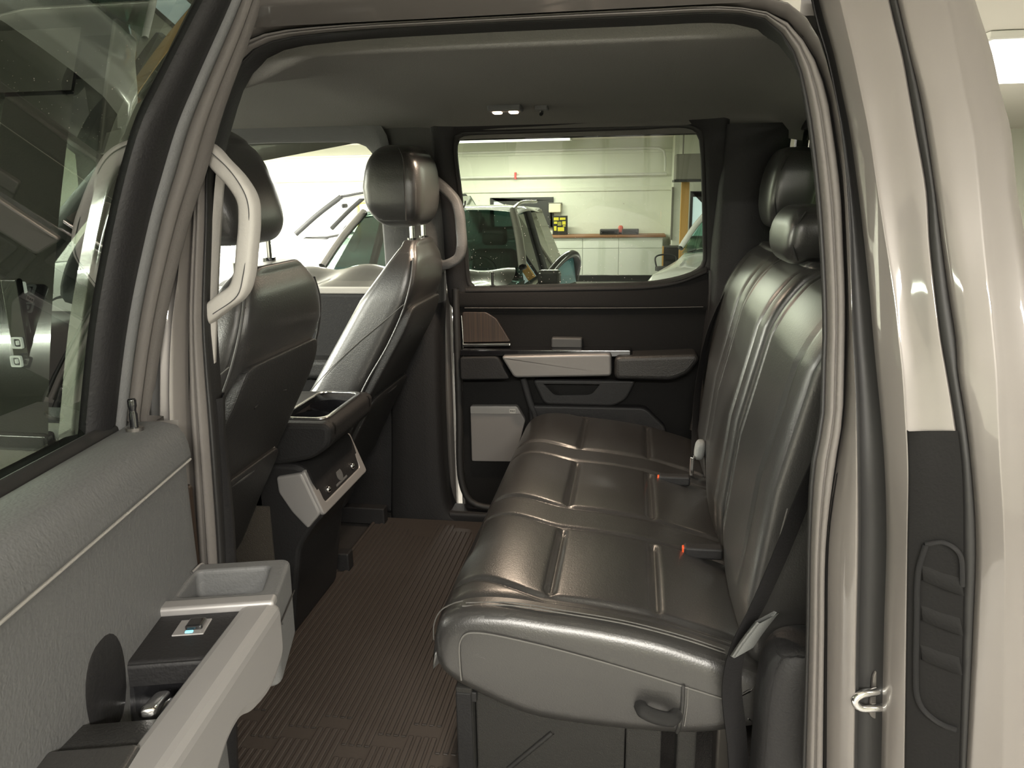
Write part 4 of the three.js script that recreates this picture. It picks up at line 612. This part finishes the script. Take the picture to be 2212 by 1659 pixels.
// storage box boards under the bench
{
  const s = thing('under_seat_storage', 'grey folding storage boards under the near end of the bench', 'storage box');
  obj('front_board', box(-0.312, -0.28, 0.5, 0.7, -2.35, -1.23, 0.004), boardMat, s);
  obj('end_board', box(-0.277, 0.005, 0.5, 0.7, -1.262, -1.245, 0.004), boardMat, s);
  obj('end_board', box(0.007, 0.072, 0.5, 0.7, -1.264, -1.247, 0.004), boardMat, s);
  obj('corner_post', box(-0.312, -0.281, 0.5, 0.69, -1.25, -1.228, 0.004), plasticMid, s);
  obj('hinge_clip', box(-0.292, -0.272, 0.668, 0.69, -1.243, -1.232, 0.003), plastic, s);
  obj('strap', polytube([[-0.215, 0.52, -1.243], [-0.13, 0.61, -1.243]], 0.005), rubber, s);
  for (const x of [0.1, 0.17]) obj('leg_bracket', box(x, x + 0.035, 0.49, 0.72, -1.3, -1.24, 0.006), x < 0.15 ? boardMat : steelDark, s);
}
// ---------------------------------------------------------------- seat belts and buckles
function ribbon(a, w, dir, th = 0.0012) {
  const c = spline(a, 40), D = V(...dir).normalize(), o = c.map((p) => p.clone().addScaledVector(D, -w / 2)), q = c.map((p) => p.clone().addScaledVector(D, w / 2)), n = V(0, 0, th);
  return sheet([o, q, q.map((p) => p.clone().add(V(th, 0, th))), o.map((p) => p.clone().add(V(th, 0, th)))], { closedRows: true });
}
{
  const t = thing('seat_belt', 'grey seat belt webbing hanging by the near end of the bench', 'seat belt');
  obj('webbing', ribbon([[0.3, 1.3, -1.1], [0.27, 1.2, -1.115], [0.232, 1.05, -1.13], [0.205, 0.96, -1.135], [0.185, 0.9, -1.14], [0.175, 0.82, -1.145], [0.19, 0.7, -1.145], [0.2, 0.6, -1.14]], 0.045, [0.75, 0.1, -0.65]), plastic, t);
  obj('latch_sleeve', ribbon([[0.215, 0.955, -1.118], [0.195, 0.915, -1.124], [0.182, 0.885, -1.128]], 0.04, [0.8, 0.15, -0.6], 0.006), webbing, t, 'pale grey belt sleeve');
  obj('belt_anchor', box(0.17, 0.215, 0.56, 0.62, -1.16, -1.12, 0.008), steelDark, t);
}
{
  const t = thing('seat_belt', 'dark seat belt with a bright buckle tongue by the far backrest', 'seat belt');
  obj('webbing', ribbon([[0.31, 1.38, -2.34], [0.235, 1.2, -2.33], [0.205, 1.05, -2.3], [0.19, 0.93, -2.2], [0.185, 0.87, -2.08]], 0.045, [0.5, 0.0, -0.9]), plastic, t);
  const sl = obj('tongue_sleeve', pad({ y0: 0.885, y1: 0.94, cx: (y) => 0.19 + 0.1 * (y - 0.9), hx: () => 0.014, hz: () => 0.022, cz: -2.04, e: 3, m: 3 }), webbing, t, 'pale buckle tongue sleeve');
  obj('tongue', box(0.165, 0.176, 0.845, 0.9, -2.03, -2.012, 0.003), chrome, sl);
}
for (const [x, y, z, lab] of [[0.14, 0.868, -1.53, 'black belt buckle with orange button between near and middle seats'], [0.1, 0.874, -1.93, 'black belt buckle with red orange button near the far seat']]) {
  const t = thing('belt_buckle', lab, 'buckle', [x, y, z]);
  obj('buckle_body', box(-0.02, 0.06, -0.022, 0.004, -0.014, 0.014, 0.006, 3), plastic, t);
  obj('release_button', box(-0.0235, -0.0175, -0.012, 0.001, -0.0075, 0.0075, 0.0025), orange, t, 'orange release button');
}
// ---------------------------------------------------------------- centre console, rear end
{
  const c = thing('center_console', 'centre console rear end with silver bezel and cup holder', 'console');
  obj('console_body', box(-1.7, -0.86, 0.5, 1.0, -1.95, -1.65, 0.03, 3), plastic, c);
  obj('carpet_side', box(-1.7, -0.87, 0.5, 0.86, -1.652, -1.644, 0.003), carpetBrown, c, 'brown carpet on the console flank');
  const sideSh = [[-1.0, 1.075], [-0.71, 1.078], [-0.695, 1.065], [-0.7, 1.02], [-0.75, 0.985], [-0.84, 0.965], [-1.0, 0.965]];
  const notch = [[-1.0, 1.075, 0.02], [-0.846, 1.076, 0.002], [-0.838, 1.0, 0.01], [-0.732, 1.0, 0.01], [-0.724, 1.076, 0.002], [-0.71, 1.078, 0.01], [-0.695, 1.065], [-0.7, 1.02], [-0.75, 0.985], [-0.84, 0.965], [-1.0, 0.965, 0.02]];
  obj('armrest_box', [slab(sideSh, -1.955, -1.905, { r: 0.025, bevel: 0.014 }), slab(sideSh, -1.695, -1.645, { r: 0.025, bevel: 0.014 }), slab(notch, -1.93, -1.67, { r: 0.02, bevel: 0 })], plasticMid, c, 'grey rounded rear box of the console');
  const cup = obj('cup_holder', slab([[-0.84, -1.93], [-0.715, -1.93], [-0.715, -1.67], [-0.84, -1.67]], 0, 0.006, { r: 0.03, holes: [[[-0.83, -1.92], [-0.725, -1.92], [-0.725, -1.68], [-0.83, -1.68]]] }).rotateX(Math.PI / 2).translate(0, 1.083, 0), chrome, c, 'chrome rimmed cup holder');
  obj('cup_ring', new THREE.CylinderGeometry(0.048, 0.044, 0.06, 28, 1, true).translate(-0.785, 1.035, -1.745), gloss, cup);
  obj('cup_ring', new THREE.CylinderGeometry(0.048, 0.044, 0.06, 28, 1, true).translate(-0.785, 1.035, -1.855), gloss, cup);
  obj('lower_shroud', slab([[-1.0, 0.97], [-0.79, 0.97], [-0.765, 0.955], [-0.73, 0.84], [-0.76, 0.81], [-0.8, 0.75], [-0.84, 0.5], [-1.0, 0.5]], -1.95, -1.65, { r: 0.02, bevel: 0.012 }), plastic, c);
  // bezel: side wings and sloped rear face with a window for the outlets
  const wing = [[-0.842, 0.94], [-0.776, 0.953], [-0.735, 0.85], [-0.772, 0.808], [-0.81, 0.85], [-0.84, 0.9]];
  const bz = obj('bezel', slab(wing, -1.665, -1.64, { r: 0.008, bevel: 0.006 }), silver, c, 'satin silver bezel around the rear outlets');
  obj('bezel_wing', slab(wing, -1.96, -1.935, { r: 0.008, bevel: 0.006 }), silver, bz);
  const a = V(-0.774, 0.95, 0), e = V(-0.735, 0.85, 0), dir = e.clone().sub(a), ang = Math.atan2(dir.x, -dir.y);
  const face = (g) => g.rotateY(Math.PI / 2).rotateZ(ang).translate((a.x + e.x) / 2, (a.y + e.y) / 2, -1.8);
  const L = dir.length() / 2;
  obj('bezel_frame', face(slab([[-0.155, -L - 0.008], [0.155, -L - 0.008], [0.155, L + 0.006], [-0.155, L + 0.006]], -0.006, 0.006, { r: 0.012, bevel: 0.004, holes: [[[-0.125, -L + 0.016], [0.125, -L + 0.016], [0.125, L - 0.006], [-0.125, L - 0.006]]] })), silver, bz);
  const op = obj('outlet_panel', face(slab([[-0.13, -L + 0.012], [0.13, -L + 0.012], [0.13, L - 0.002], [-0.13, L - 0.002]], -0.008, -0.002, { r: 0.006 })), gloss, c, 'glossy black outlet panel');
  for (const z of [-0.085, 0.085]) { obj('air_vent', face(slab([[z - 0.035, -L + 0.02], [z + 0.035, -L + 0.02], [z + 0.035, L - 0.01], [z - 0.035, L - 0.01]], -0.004, 0.003, { r: 0.004, holes: [[[z - 0.029, -L + 0.026], [z + 0.029, -L + 0.026], [z + 0.029, L - 0.016], [z - 0.029, L - 0.016]]] })), plastic, op);
    for (const k of [-0.5, 0, 0.5]) obj('vent_slat', face(box(z - 0.028, z + 0.028, k * L * 0.9 - 0.002, k * L * 0.9 + 0.002, -0.003, 0.003, 0.001)), plastic, op);
    obj('vent_knob', face(new THREE.SphereGeometry(0.009, 14, 10).translate(z, -L * 0.35, 0.004)), chrome, op); }
  obj('socket_frame', face(slab([[-0.04, -L + 0.02], [0.04, -L + 0.02], [0.04, L - 0.008], [-0.04, L - 0.008]], -0.003, 0.004, { r: 0.004, holes: [[[-0.034, -L + 0.026], [0.034, -L + 0.026], [0.034, L - 0.014], [-0.034, L - 0.014]]] })), plasticGrey, op);
  obj('socket_label', face(box(-0.016, 0.016, L * 0.35, L * 0.6, 0, 0.004, 0.001)), trimLight, op);
  obj('power_socket', face(cyl(0, -L * 0.2, 0.002, 0.017, 0.008, 'z')), plasticGrey, op);
}
// ---------------------------------------------------------------- floor mat with ribs
{
  const m = thing('floor_mat', 'brown black ribbed rubber floor mat in the rear footwell', 'mat');
  obj('mat_sheet', box(-0.86, -0.26, 0.488, 0.504, -2.4, -1.1, 0.005), matRubber, m);
  obj('mat_edge', polytube([[-0.86, 0.505, -2.4], [-0.86, 0.505, -1.1], [-0.3, 0.505, -1.1]], 0.006), matRubber, m);
  let i = 0;
  for (let x = -0.835; x < -0.3; x += 0.0165, i++) { // raised ribs in groups with staggered ends
    const g = Math.floor(i / 4), z0 = -2.36 + 0.05 * ((g * 7) % 3), z1 = -1.36 + 0.04 * ((g * 5) % 3);
    obj('rib', box(x, x + 0.0115, 0.502, 0.5075, z0, z1, 0.0025, 1), matRubber, m);
    obj('rib', box(x, x + 0.0115, 0.502, 0.5075, z1 + 0.035, -1.13, 0.0025, 1), matRubber, m);
  }
}
// ---------------------------------------------------------------- cars outside
// car body: cross-sections over the length; local +z is the car's nose, x its width
function carBody(name, label, paintMat, opt) {
  const { L = 4.4, W = 1.8, hood = 0.95, roof = 1.55, cowl = 1.1, ws = 0.55, roof0 = -0.05, roof1 = -1.5, tail = 1.0, pos, turn, glass = carGlass, noGlass = false, belt = 0.98 } = opt;
  const c = thing(name, label, 'car', pos, turn);
  const nose = L / 2, hw = W / 2;
  // lower body
  const secs = [[nose, 0.55, 0.72, 0.86], [nose - 0.06, 0.4, hood - 0.13, 0.92], [nose - 0.35, 0.3, hood - 0.05, 0.97], [ws + 0.25, 0.28, hood, 1], [ws - 0.1, 0.28, belt + 0.03, 1], [0, 0.28, belt, 1], [-1, 0.28, belt + 0.03, 1], [-nose + 0.5, 0.28, belt + 0.05, 0.99], [-nose + 0.1, 0.35, belt + 0.03, 0.95], [-nose, 0.5, belt - 0.1, 0.88]];
  const ring = ([z, y0, y1, k]) => { const w = hw * k, o = []; const crown = z > ws ? 0.05 : 0.0;
    for (const [x, y] of [[-0.9, y0], [-1, y0 + 0.08], [-1.0, (y0 + y1) / 2], [-0.97, y1 - 0.1], [-0.9, y1 - 0.02], [-0.7, y1 + crown * 0.5], [-0.35, y1 + crown * 0.9], [0, y1 + crown], [0.35, y1 + crown * 0.9], [0.7, y1 + crown * 0.5], [0.9, y1 - 0.02], [0.97, y1 - 0.1], [1.0, (y0 + y1) / 2], [1, y0 + 0.08], [0.9, y0]]) o.push(V(x * w, y, z)); return o; };
  const bodyRows = []; for (let i = 0; i < secs.length - 1; i++) for (let k = 0; k < 4; k++) { const t = k / 4; bodyRows.push(ring(secs[i].map((v, q) => mix(v, secs[i + 1][q], t)))); } bodyRows.push(ring(secs[secs.length - 1]));
  if (opt.crumple) for (const r of bodyRows) for (const p of r) if (p.z > ws + 0.1 && p.y > 0.6) { p.y += 0.045 * Math.sin(p.x * 9 + p.z * 7) * opt.crumple * sst(ws, ws + 0.6, p.z); p.z += 0.03 * Math.sin(p.x * 13 + 2) * opt.crumple; }
  const bd = obj('body', sheet(bodyRows), paintMat, c);
  // greenhouse: pillars and roof
  const rw = hw * 0.72, bw = hw * 0.93;
  const wsB = (x) => V(x * bw, cowl, ws + 0.12 * (1 - x * x)), wsT = (x) => V(x * rw, roof - 0.04, roof0 + 0.08 * (1 - x * x));
  const rr = []; for (let i = 0; i <= 14; i++) { const t = i / 14, z = mix(roof0 + 0.06, roof1, t), h = roof + 0.03 * Math.sin(Math.PI * Math.min(1, t * 1.2)) - 0.03; rr.push([-1.06, -1, -0.7, 0, 0.7, 1, 1.06].map((x) => V(x * rw, h - (Math.abs(x) > 1 ? 0.06 : Math.abs(x) > 0.9 ? 0.02 : 0), z))); }
  obj('roof', sheet(rr), paintMat, c);
  for (const s of [-1, 1]) {
    obj('front_pillar', tube([wsB(s * 1.0), wsB(s).lerp(wsT(s), 0.5).add(V(s * 0.015, 0.015, 0)), wsT(s * 1.02)], 0.035, 14), opt.pillar || paintMat, c);
    obj('middle_pillar', tube([V(s * bw, belt, -0.55), V(s * rw * 1.04, roof - 0.07, -0.6)], 0.04, 6), darkGrey, c);
    obj('rear_pillar', sheet([[V(s * bw, belt, roof1 + 0.25), V(s * rw * 1.05, roof - 0.08, roof1 + 0.45)], [V(s * bw, belt, roof1 - 0.35), V(s * rw * 1.02, roof - 0.06, roof1 - 0.05)]]), paintMat, c);
    if (!noGlass) obj('side_glass', sheet([[V(s * bw, belt, ws - 0.05), V(s * bw, belt, -0.55), V(s * bw, belt, roof1 + 0.25)], [V(s * rw * 1.05, roof - 0.08, roof0 - 0.02), V(s * rw * 1.05, roof - 0.08, -0.6), V(s * rw * 1.05, roof - 0.08, roof1 + 0.45)]]), glass, c);
    obj('wheel', new THREE.TorusGeometry(0.24, 0.1, 12, 28).rotateY(Math.PI / 2).translate(s * (hw - 0.1), 0.33, nose - 0.85), darkGrey, c);
    obj('wheel', new THREE.TorusGeometry(0.24, 0.1, 12, 28).rotateY(Math.PI / 2).translate(s * (hw - 0.1), 0.33, -nose + 0.85), darkGrey, c);
    obj('roof_trim', tube([wsT(s * 1.0), V(s * rw * 1.0, roof + 0.015, roof0 - 0.4), V(s * rw, roof + 0.015, roof1 + 0.2)], 0.016, 16), opt.trim || darkGrey, c);
  }
  if (!noGlass) obj('windshield', sheet([0, 0.33, 0.66, 1].map((t) => [-1, -0.6, -0.2, 0.2, 0.6, 1].map((x) => wsB(x).lerp(wsT(x), t)))), opt.wsGlass || glass, c);
  obj('rear_glass', sheet([[-1, 0, 1].map((x) => V(x * bw * 0.9, belt, roof1 - 0.35)), [-1, 0, 1].map((x) => V(x * rw, roof - 0.06, roof1 - 0.04))]), glass, c);
  // interior: dash, steering wheel, two seats, mirror
  const inn = opt.interior || midGrey;
  obj('dash', box(-bw + 0.1, bw - 0.1, belt - 0.12, belt + 0.04, ws - 0.4, ws - 0.05, 0.05, 3), darkGrey, c);
  obj('steering_wheel', new THREE.TorusGeometry(0.17, 0.014, 10, 28).rotateX(-0.5).translate(0.36, belt + 0.02, ws - 0.5), darkGrey, c);
  for (const x of [-0.36, 0.36]) { obj('seat_back', box(x - 0.22, x + 0.22, 0.5, belt + 0.2, -0.75, -0.6, 0.07, 4), inn, c); obj('head_rest', box(x - 0.12, x + 0.12, belt + 0.23, belt + 0.4, -0.74, -0.64, 0.045, 4), inn, c); }
  obj('rear_view_mirror', box(-0.11, 0.11, roof - 0.2, roof - 0.14, roof0 + 0.12, roof0 + 0.16, 0.02, 3), darkGrey, c);
  return { c, hw, bw, rw, nose, bd };
}
// the crashed dark car straight behind the far window
{
  const { c } = carBody('crashed_car', 'dark crashed car with crumpled hood seen through the far windows', carBlack, { L: 4.3, W: 1.84, hood: 0.98, roof: 1.59, cowl: 1.12, ws: 0.55, roof0: 0.0, crumple: 1.4, pos: [-1.7, GROUND, -6.7], turn: -0.04, wsGlass: M({ color: lin(0.3, 0.42, 0.36), roughness: 0, transmission: 1, thickness: 0, ior: 1.52, side: THREE.DoubleSide }), glass: M({ color: lin(0.03, 0.05, 0.045), roughness: 0, transmission: 1, thickness: 0, ior: 1.52, side: THREE.DoubleSide }), pillar: carGrey, trim: chrome, interior: darkGrey });
  // folded hood sheet and torn fender
  const rows = []; for (let i = 0; i <= 24; i++) { const r = []; for (let k = 0; k <= 30; k++) { const x = mix(-0.86, 0.86, k / 30), z = mix(0.62, 1.75, i / 24); r.push(V(x + 0.02 * Math.sin(z * 14), 1.07 + 0.1 * Math.exp(-((z - 1.05 + 0.2 * Math.abs(x)) ** 2) / 0.03) - 0.12 * sst(1.2, 1.75, z) + 0.02 * Math.sin(x * 11 + z * 5) - 0.05 * x * x, z)); } rows.push(r); }
  obj('crumpled_hood', sheet(rows), carBlack, c, 'crumpled dark hood of the crashed car');
  const fr = []; for (let i = 0; i <= 12; i++) { const r = []; for (let k = 0; k <= 12; k++) { const t = k / 12, z = mix(0.6, 1.6, i / 12); r.push(V(0.87 + 0.06 * Math.sin(z * 9 + t * 6), mix(0.55, 1.02, t) + 0.03 * Math.sin(z * 17), z + 0.04 * Math.sin(t * 12))); } fr.push(r); }
  obj('torn_fender', sheet(fr), carSilver, c, 'bright torn fender metal');
  // open front door with blue tinted window and mirror
  const door = obj('open_door', slab([[0.0, 0.35], [0.85, 0.35], [0.9, 0.85], [0.85, 0.92], [0, 0.9]], -0.03, 0.03, { r: 0.06, bevel: 0.02 }).rotateY(1.28).translate(0.92, 0, 0.5), carBlack, c, 'open front door of the crashed car');
  obj('door_window_frame', tube([[0.05, 0.9, 0], [0.3, 1.05, 0.03], [0.5, 1.15, 0.06], [0.68, 1.17, 0.07], [0.82, 1.1, 0.05], [0.87, 0.92, 0]], 0.035, 40).rotateY(1.28).translate(0.92, 0, 0.5), carBlack, door);
  obj('door_glass', slab([[0.05, 0.9], [0.5, 1.15], [0.68, 1.17], [0.82, 1.1], [0.87, 0.91]], 0.02, 0.026, { r: 0.02, bevel: 0 }).rotateY(1.28).translate(0.92, 0, 0.5), M({ color: lin(0.25, 0.45, 0.5), roughness: 0.02, transmission: 0.6, thickness: 0, ior: 1.5, side: THREE.DoubleSide }), door);
  obj('door_mirror', box(0.98, 1.16, 0.98, 1.1, 0.5, 0.6, 0.03, 3), carBlack, door);
  obj('roof_antenna', tube([[0.2, 1.57, -0.15], [0.2, 1.6, -0.2], [0.2, 1.63, -0.22]], 0.008, 10), darkGrey, c);
  obj('windshield_sticker', box(-0.1, 0.1, 1.4, 1.43, 0.13, 0.135, 0.002), M({ color: lin(0.1, 0.5, 0.45), roughness: 0.5 }), c);
}
// silver pickup side-on, beyond the front passenger window
carBody('silver_pickup', 'silver car with dark window frames side on beyond the front passenger window', carSilver, { L: 4.8, W: 1.85, hood: 1.06, roof: 1.72, cowl: 1.2, belt: 1.12, ws: 0.65, roof0: 0.05, pos: [-3.9, GROUND, -10.8], turn: -Math.PI / 2 + 0.1, pillar: darkGrey, noGlass: true, interior: darkGrey });
// pale car further left, only its hood shows
carBody('white_car', 'pale car whose hood shows left of the silver car', carSilver, { L: 4.4, W: 1.8, hood: 1.0, roof: 1.5, pos: [-8.0, GROUND, -7.2], turn: -0.3 });
// white car at the right edge of the far window
{
  const { c } = carBody('white_car', 'white car front corner at the right edge of the far window', carSilver, { L: 4.4, W: 1.8, hood: 0.95, roof: 1.5, cowl: 1.05, pos: [1.5, GROUND, -9.4], turn: -0.3, interior: darkGrey });
}
// ---------------------------------------------------------------- counter and things on it
{
  const t = thing('workshop_counter', 'long white cabinet counter with brown wooden top along the far wall', 'counter', [-0.6, GROUND, -15.25]);
  obj('cabinet_body', box(-1.2, 1.15, 0.12, 0.84, -0.3, 0.28, 0.004), cabinetWhite, t);
  obj('counter_top', box(-1.25, 1.2, 0.84, 0.88, -0.33, 0.33, 0.006), woodTop, t);
  obj('toe_kick', box(-1.15, 1.1, 0, 0.12, -0.3, 0.24, 0.002), darkGrey, t);
  for (const [x0, x1] of [[-1.19, -0.36], [-0.35, 0.325], [0.335, 1.14]]) { obj('drawer_front', box(x0, x1, 0.64, 0.825, 0.28, 0.3, 0.004), cabinetWhite, t); obj('cabinet_door', box(x0, x1, 0.13, 0.63, 0.28, 0.3, 0.004), cabinetWhite, t); }
}
{
  const cv = document.createElement('canvas'); cv.width = 128; cv.height = 160; const g = cv.getContext('2d'); g.fillStyle = '#1c1c18'; g.fillRect(0, 0, 128, 160); g.fillStyle = '#c9c03a';
  for (const [x, y, w, h] of [[8, 10, 46, 26], [64, 12, 52, 20], [10, 46, 30, 20], [86, 44, 32, 30], [10, 86, 24, 40], [44, 96, 60, 34], [92, 80, 24, 10]]) g.fillRect(x, y, w, h); g.fillStyle = '#8a8638'; g.fillRect(44, 48, 34, 34);
  const t = new THREE.CanvasTexture(cv); t.colorSpace = THREE.SRGBColorSpace;
  const b = thing('product_box', 'yellow and black printed box standing on the counter', 'box', [-1.42, 0.782, -15.3]);
  obj('carton', box(-0.14, 0.14, 0, 0.36, -0.08, 0.08, 0.004), darkGrey, b);
  const pl = new THREE.PlaneGeometry(0.272, 0.35); pl.translate(0, 0.18, 0.0815); obj('printed_front', pl, M({ map: t, roughness: 0.5 }), b);
}
for (const [x, w, lab] of [[-0.46, 0.36, 'flat black box on the counter left of the red dispenser'], [-0.06, 0.32, 'flat black box on the counter right of the red dispenser']]) {
  const b = thing('equipment_box', lab, 'box', [x, 0.782, -15.25]); obj('case', box(-w / 2, w / 2, 0, 0.1, -0.12, 0.12, 0.01), darkGrey, b); obj('front_plate', box(-w / 2 + 0.02, w / 2 - 0.02, 0.02, 0.08, 0.118, 0.124, 0.003), gloss, b);
}
{
  const b = thing('dispenser', 'small red round-topped dispenser on the counter', 'dispenser', [-0.25, 0.782, -15.45]);
  obj('body', pad({ y0: 0, y1: 0.16, cx: () => 0, hx: () => 0.05, hz: () => 0.04, e: 3, m: 3 }), M({ color: lin(0.6, 0.12, 0.08), roughness: 0.4 }), b); obj('base', cyl(0, 0.01, 0, 0.06, 0.02), darkGrey, b);
}
{
  const w = thing('wall_frame', 'bright window with a dark frame on the far wall behind the crashed car', 'window', [-2.0, 0.9, -15.6]);
  obj('frame', slab([[-0.85, 0], [0.42, 0], [0.42, 0.6], [-0.85, 0.6]], 0, 0.05, { r: 0.004, holes: [[[-0.78, 0.04], [0.36, 0.04], [0.36, 0.53], [-0.78, 0.53]]] }), darkGrey, w);
  obj('pane', box(-0.79, 0.37, 0.03, 0.54, 0.005, 0.015, 0), M({ color: lin(0.9, 0.92, 0.9), roughness: 0.3, emissive: lin(0.9, 1, 0.95), emissiveIntensity: 1.6 }), w);
  const s = thing('paper_roll', 'cream paper roll box on the wall above the printed box', 'roll', [-1.54, 1.2, -15.5]); obj('holder', box(-0.12, 0.12, 0, 0.17, -0.08, 0.06, 0.02, 3), M({ color: lin(0.7, 0.66, 0.5), roughness: 0.8 }), s); obj('bracket', box(-0.13, 0.13, 0.17, 0.19, -0.09, 0.02, 0.003), midGrey, s);
}
// conduits on the far wall
{
  const p = tag(obj('conduit', tube([[-9, 2.36, -15.5], [-4, 2.37, -15.5], [0.25, 2.38, -15.5], [0.47, 2.37, -15.5], [0.55, 2.3, -15.5], [0.57, 2.15, -15.5], [0.57, 1.95, -15.5]], 0.022, 80), whiteMetal), 'white conduit bending down at the top of the far wall', 'pipe');
  const q = thing('pipe', 'straight white pipe with a red clip along the far wall', 'pipe'); obj('pipe_run', cyl(-4.2, 1.9, -15.52, 0.025, 9.6, 'x'), whiteMetal, q); obj('clip', box(-2.34, -2.3, 1.85, 1.98, -15.55, -15.47, 0.006), M({ color: lin(0.6, 0.06, 0.05), roughness: 0.5 }), q);
  const v = thing('gas_valve', 'yellow pipe with a handwheel valve beyond the front passenger window', 'valve', [-5.4, 0, -15.3]);
  const yel = M({ color: lin(0.75, 0.5, 0.08), roughness: 0.5 });
  obj('pipe_run', tube([[-0.12, -0.1, 0], [-0.12, 1.3, 0], [-0.12, 1.42, 0], [-0.05, 1.45, 0], [0.16, 1.45, 0], [0.3, 1.45, 0]], 0.035, 40), yel, v); obj('valve_body', box(0.08, 0.2, 1.39, 1.51, -0.06, 0.06, 0.02, 3), yel, v); obj('valve_stem', cyl(0.14, 1.58, 0, 0.02, 0.2), yel, v); obj('handwheel', new THREE.TorusGeometry(0.08, 0.014, 8, 24).rotateX(Math.PI / 2).translate(0.14, 1.69, 0), steelDark, v);
}
// right end of the view through the far window: column, unit heater, wooden post, bright window, black board, stool
{
  const c = thing('wall_column', 'white boxed column at the right end of the far wall', 'column', [1.45, GROUND, -15.2]); obj('shaft', box(-0.75, 0.9, 0, 2.72, -0.4, 0.4, 0.01), wallPaint, c); obj('corner_guard', box(-0.77, -0.74, 0.8, 1.75, 0.3, 0.42, 0.004), midGrey, c);
  const h = thing('unit_heater', 'grey box heater hung at the right of the far window view', 'heater', [1.05, 1.72, -13.0]); obj('case', box(-0.42, 0.4, 0.03, 0.42, -0.3, 0.3, 0.02), midGrey, h); obj('bottom_plate', box(-0.44, 0.42, 0, 0.035, -0.32, 0.32, 0.006), darkGrey, h); for (const x of [-0.3, 0.3]) obj('hanger_rod', cyl(x, 0.66, 0, 0.012, 0.5), midGrey, h);
  const p = thing('wooden_post', 'yellow wooden post standing below the grey heater', 'post', [0.83, GROUND, -13.4]); obj('timber', box(-0.065, 0.065, 0, 1.84, -0.05, 0.05, 0.004), woodYellow, p); obj('foot_plate', box(-0.14, 0.14, 0, 0.04, -0.12, 0.12, 0.004), woodTop, p);
  const w = thing('bright_window', 'bright bluish window right of the wooden post', 'window', [1.28, 0.72, -14.8]); obj('frame', slab([[-0.27, 0], [0.6, 0], [0.6, 0.85], [-0.27, 0.85]], 0, 0.05, { r: 0.004, holes: [[[-0.22, 0.05], [0.55, 0.05], [0.55, 0.75], [-0.22, 0.75]]] }), darkGrey, w); obj('pane', box(-0.23, 0.56, 0.04, 0.76, 0.005, 0.02, 0), M({ color: lin(0.75, 0.85, 0.9), roughness: 0.3, emissive: lin(0.75, 0.95, 1), emissiveIntensity: 1.3 }), w);
  const k = thing('tool_cabinet', 'black cabinet right of the counter', 'cabinet', [0.82, GROUND, -14.2]); obj('case', box(-0.28, 0.28, 0.04, 0.72, -0.25, 0.25, 0.01), darkGrey, k); for (let i = 0; i < 3; i++) obj('drawer', box(-0.26, 0.26, 0.08 + i * 0.21, 0.27 + i * 0.21, 0.25, 0.265, 0.004), darkGrey, k); obj('side_trim', box(-0.31, -0.285, 0, 0.74, 0.2, 0.26, 0.004), woodYellow, k);
  const s = thing('stool', 'dark stool in front of the black cabinet', 'stool', [0.55, GROUND, -13.2]); obj('seat', cyl(0, 0.42, 0, 0.18, 0.06), darkGrey, s); for (let i = 0; i < 4; i++) { const a = i * Math.PI / 2 + 0.4; obj('leg', polytube([[0.12 * Math.cos(a), 0.4, 0.12 * Math.sin(a)], [0.2 * Math.cos(a), 0, 0.2 * Math.sin(a)]], 0.012), darkGrey, s); } obj('backrest', tube([[-0.15, 0.42, -0.1], [-0.17, 0.6, -0.16], [0, 0.64, -0.19], [0.17, 0.6, -0.16], [0.15, 0.42, -0.1]], 0.014, 24), darkGrey, s);
}
// ---------------------------------------------------------------- put each thing's origin at its base
scene.updateMatrixWorld(true);
for (const o of [...scene.children]) {
  if (o.isLight || o.userData.kind === 'structure' || o.position.lengthSq() > 0) continue;
  const b = new THREE.Box3().setFromObject(o); if (b.isEmpty()) continue;
  const c = V((b.min.x + b.max.x) / 2, b.min.y, (b.min.z + b.max.z) / 2);
  o.position.copy(c);
  if (o.isMesh) o.geometry.translate(-c.x, -c.y, -c.z); else for (const k of o.children) k.position.sub(c);
}
renderer.render(scene, camera);
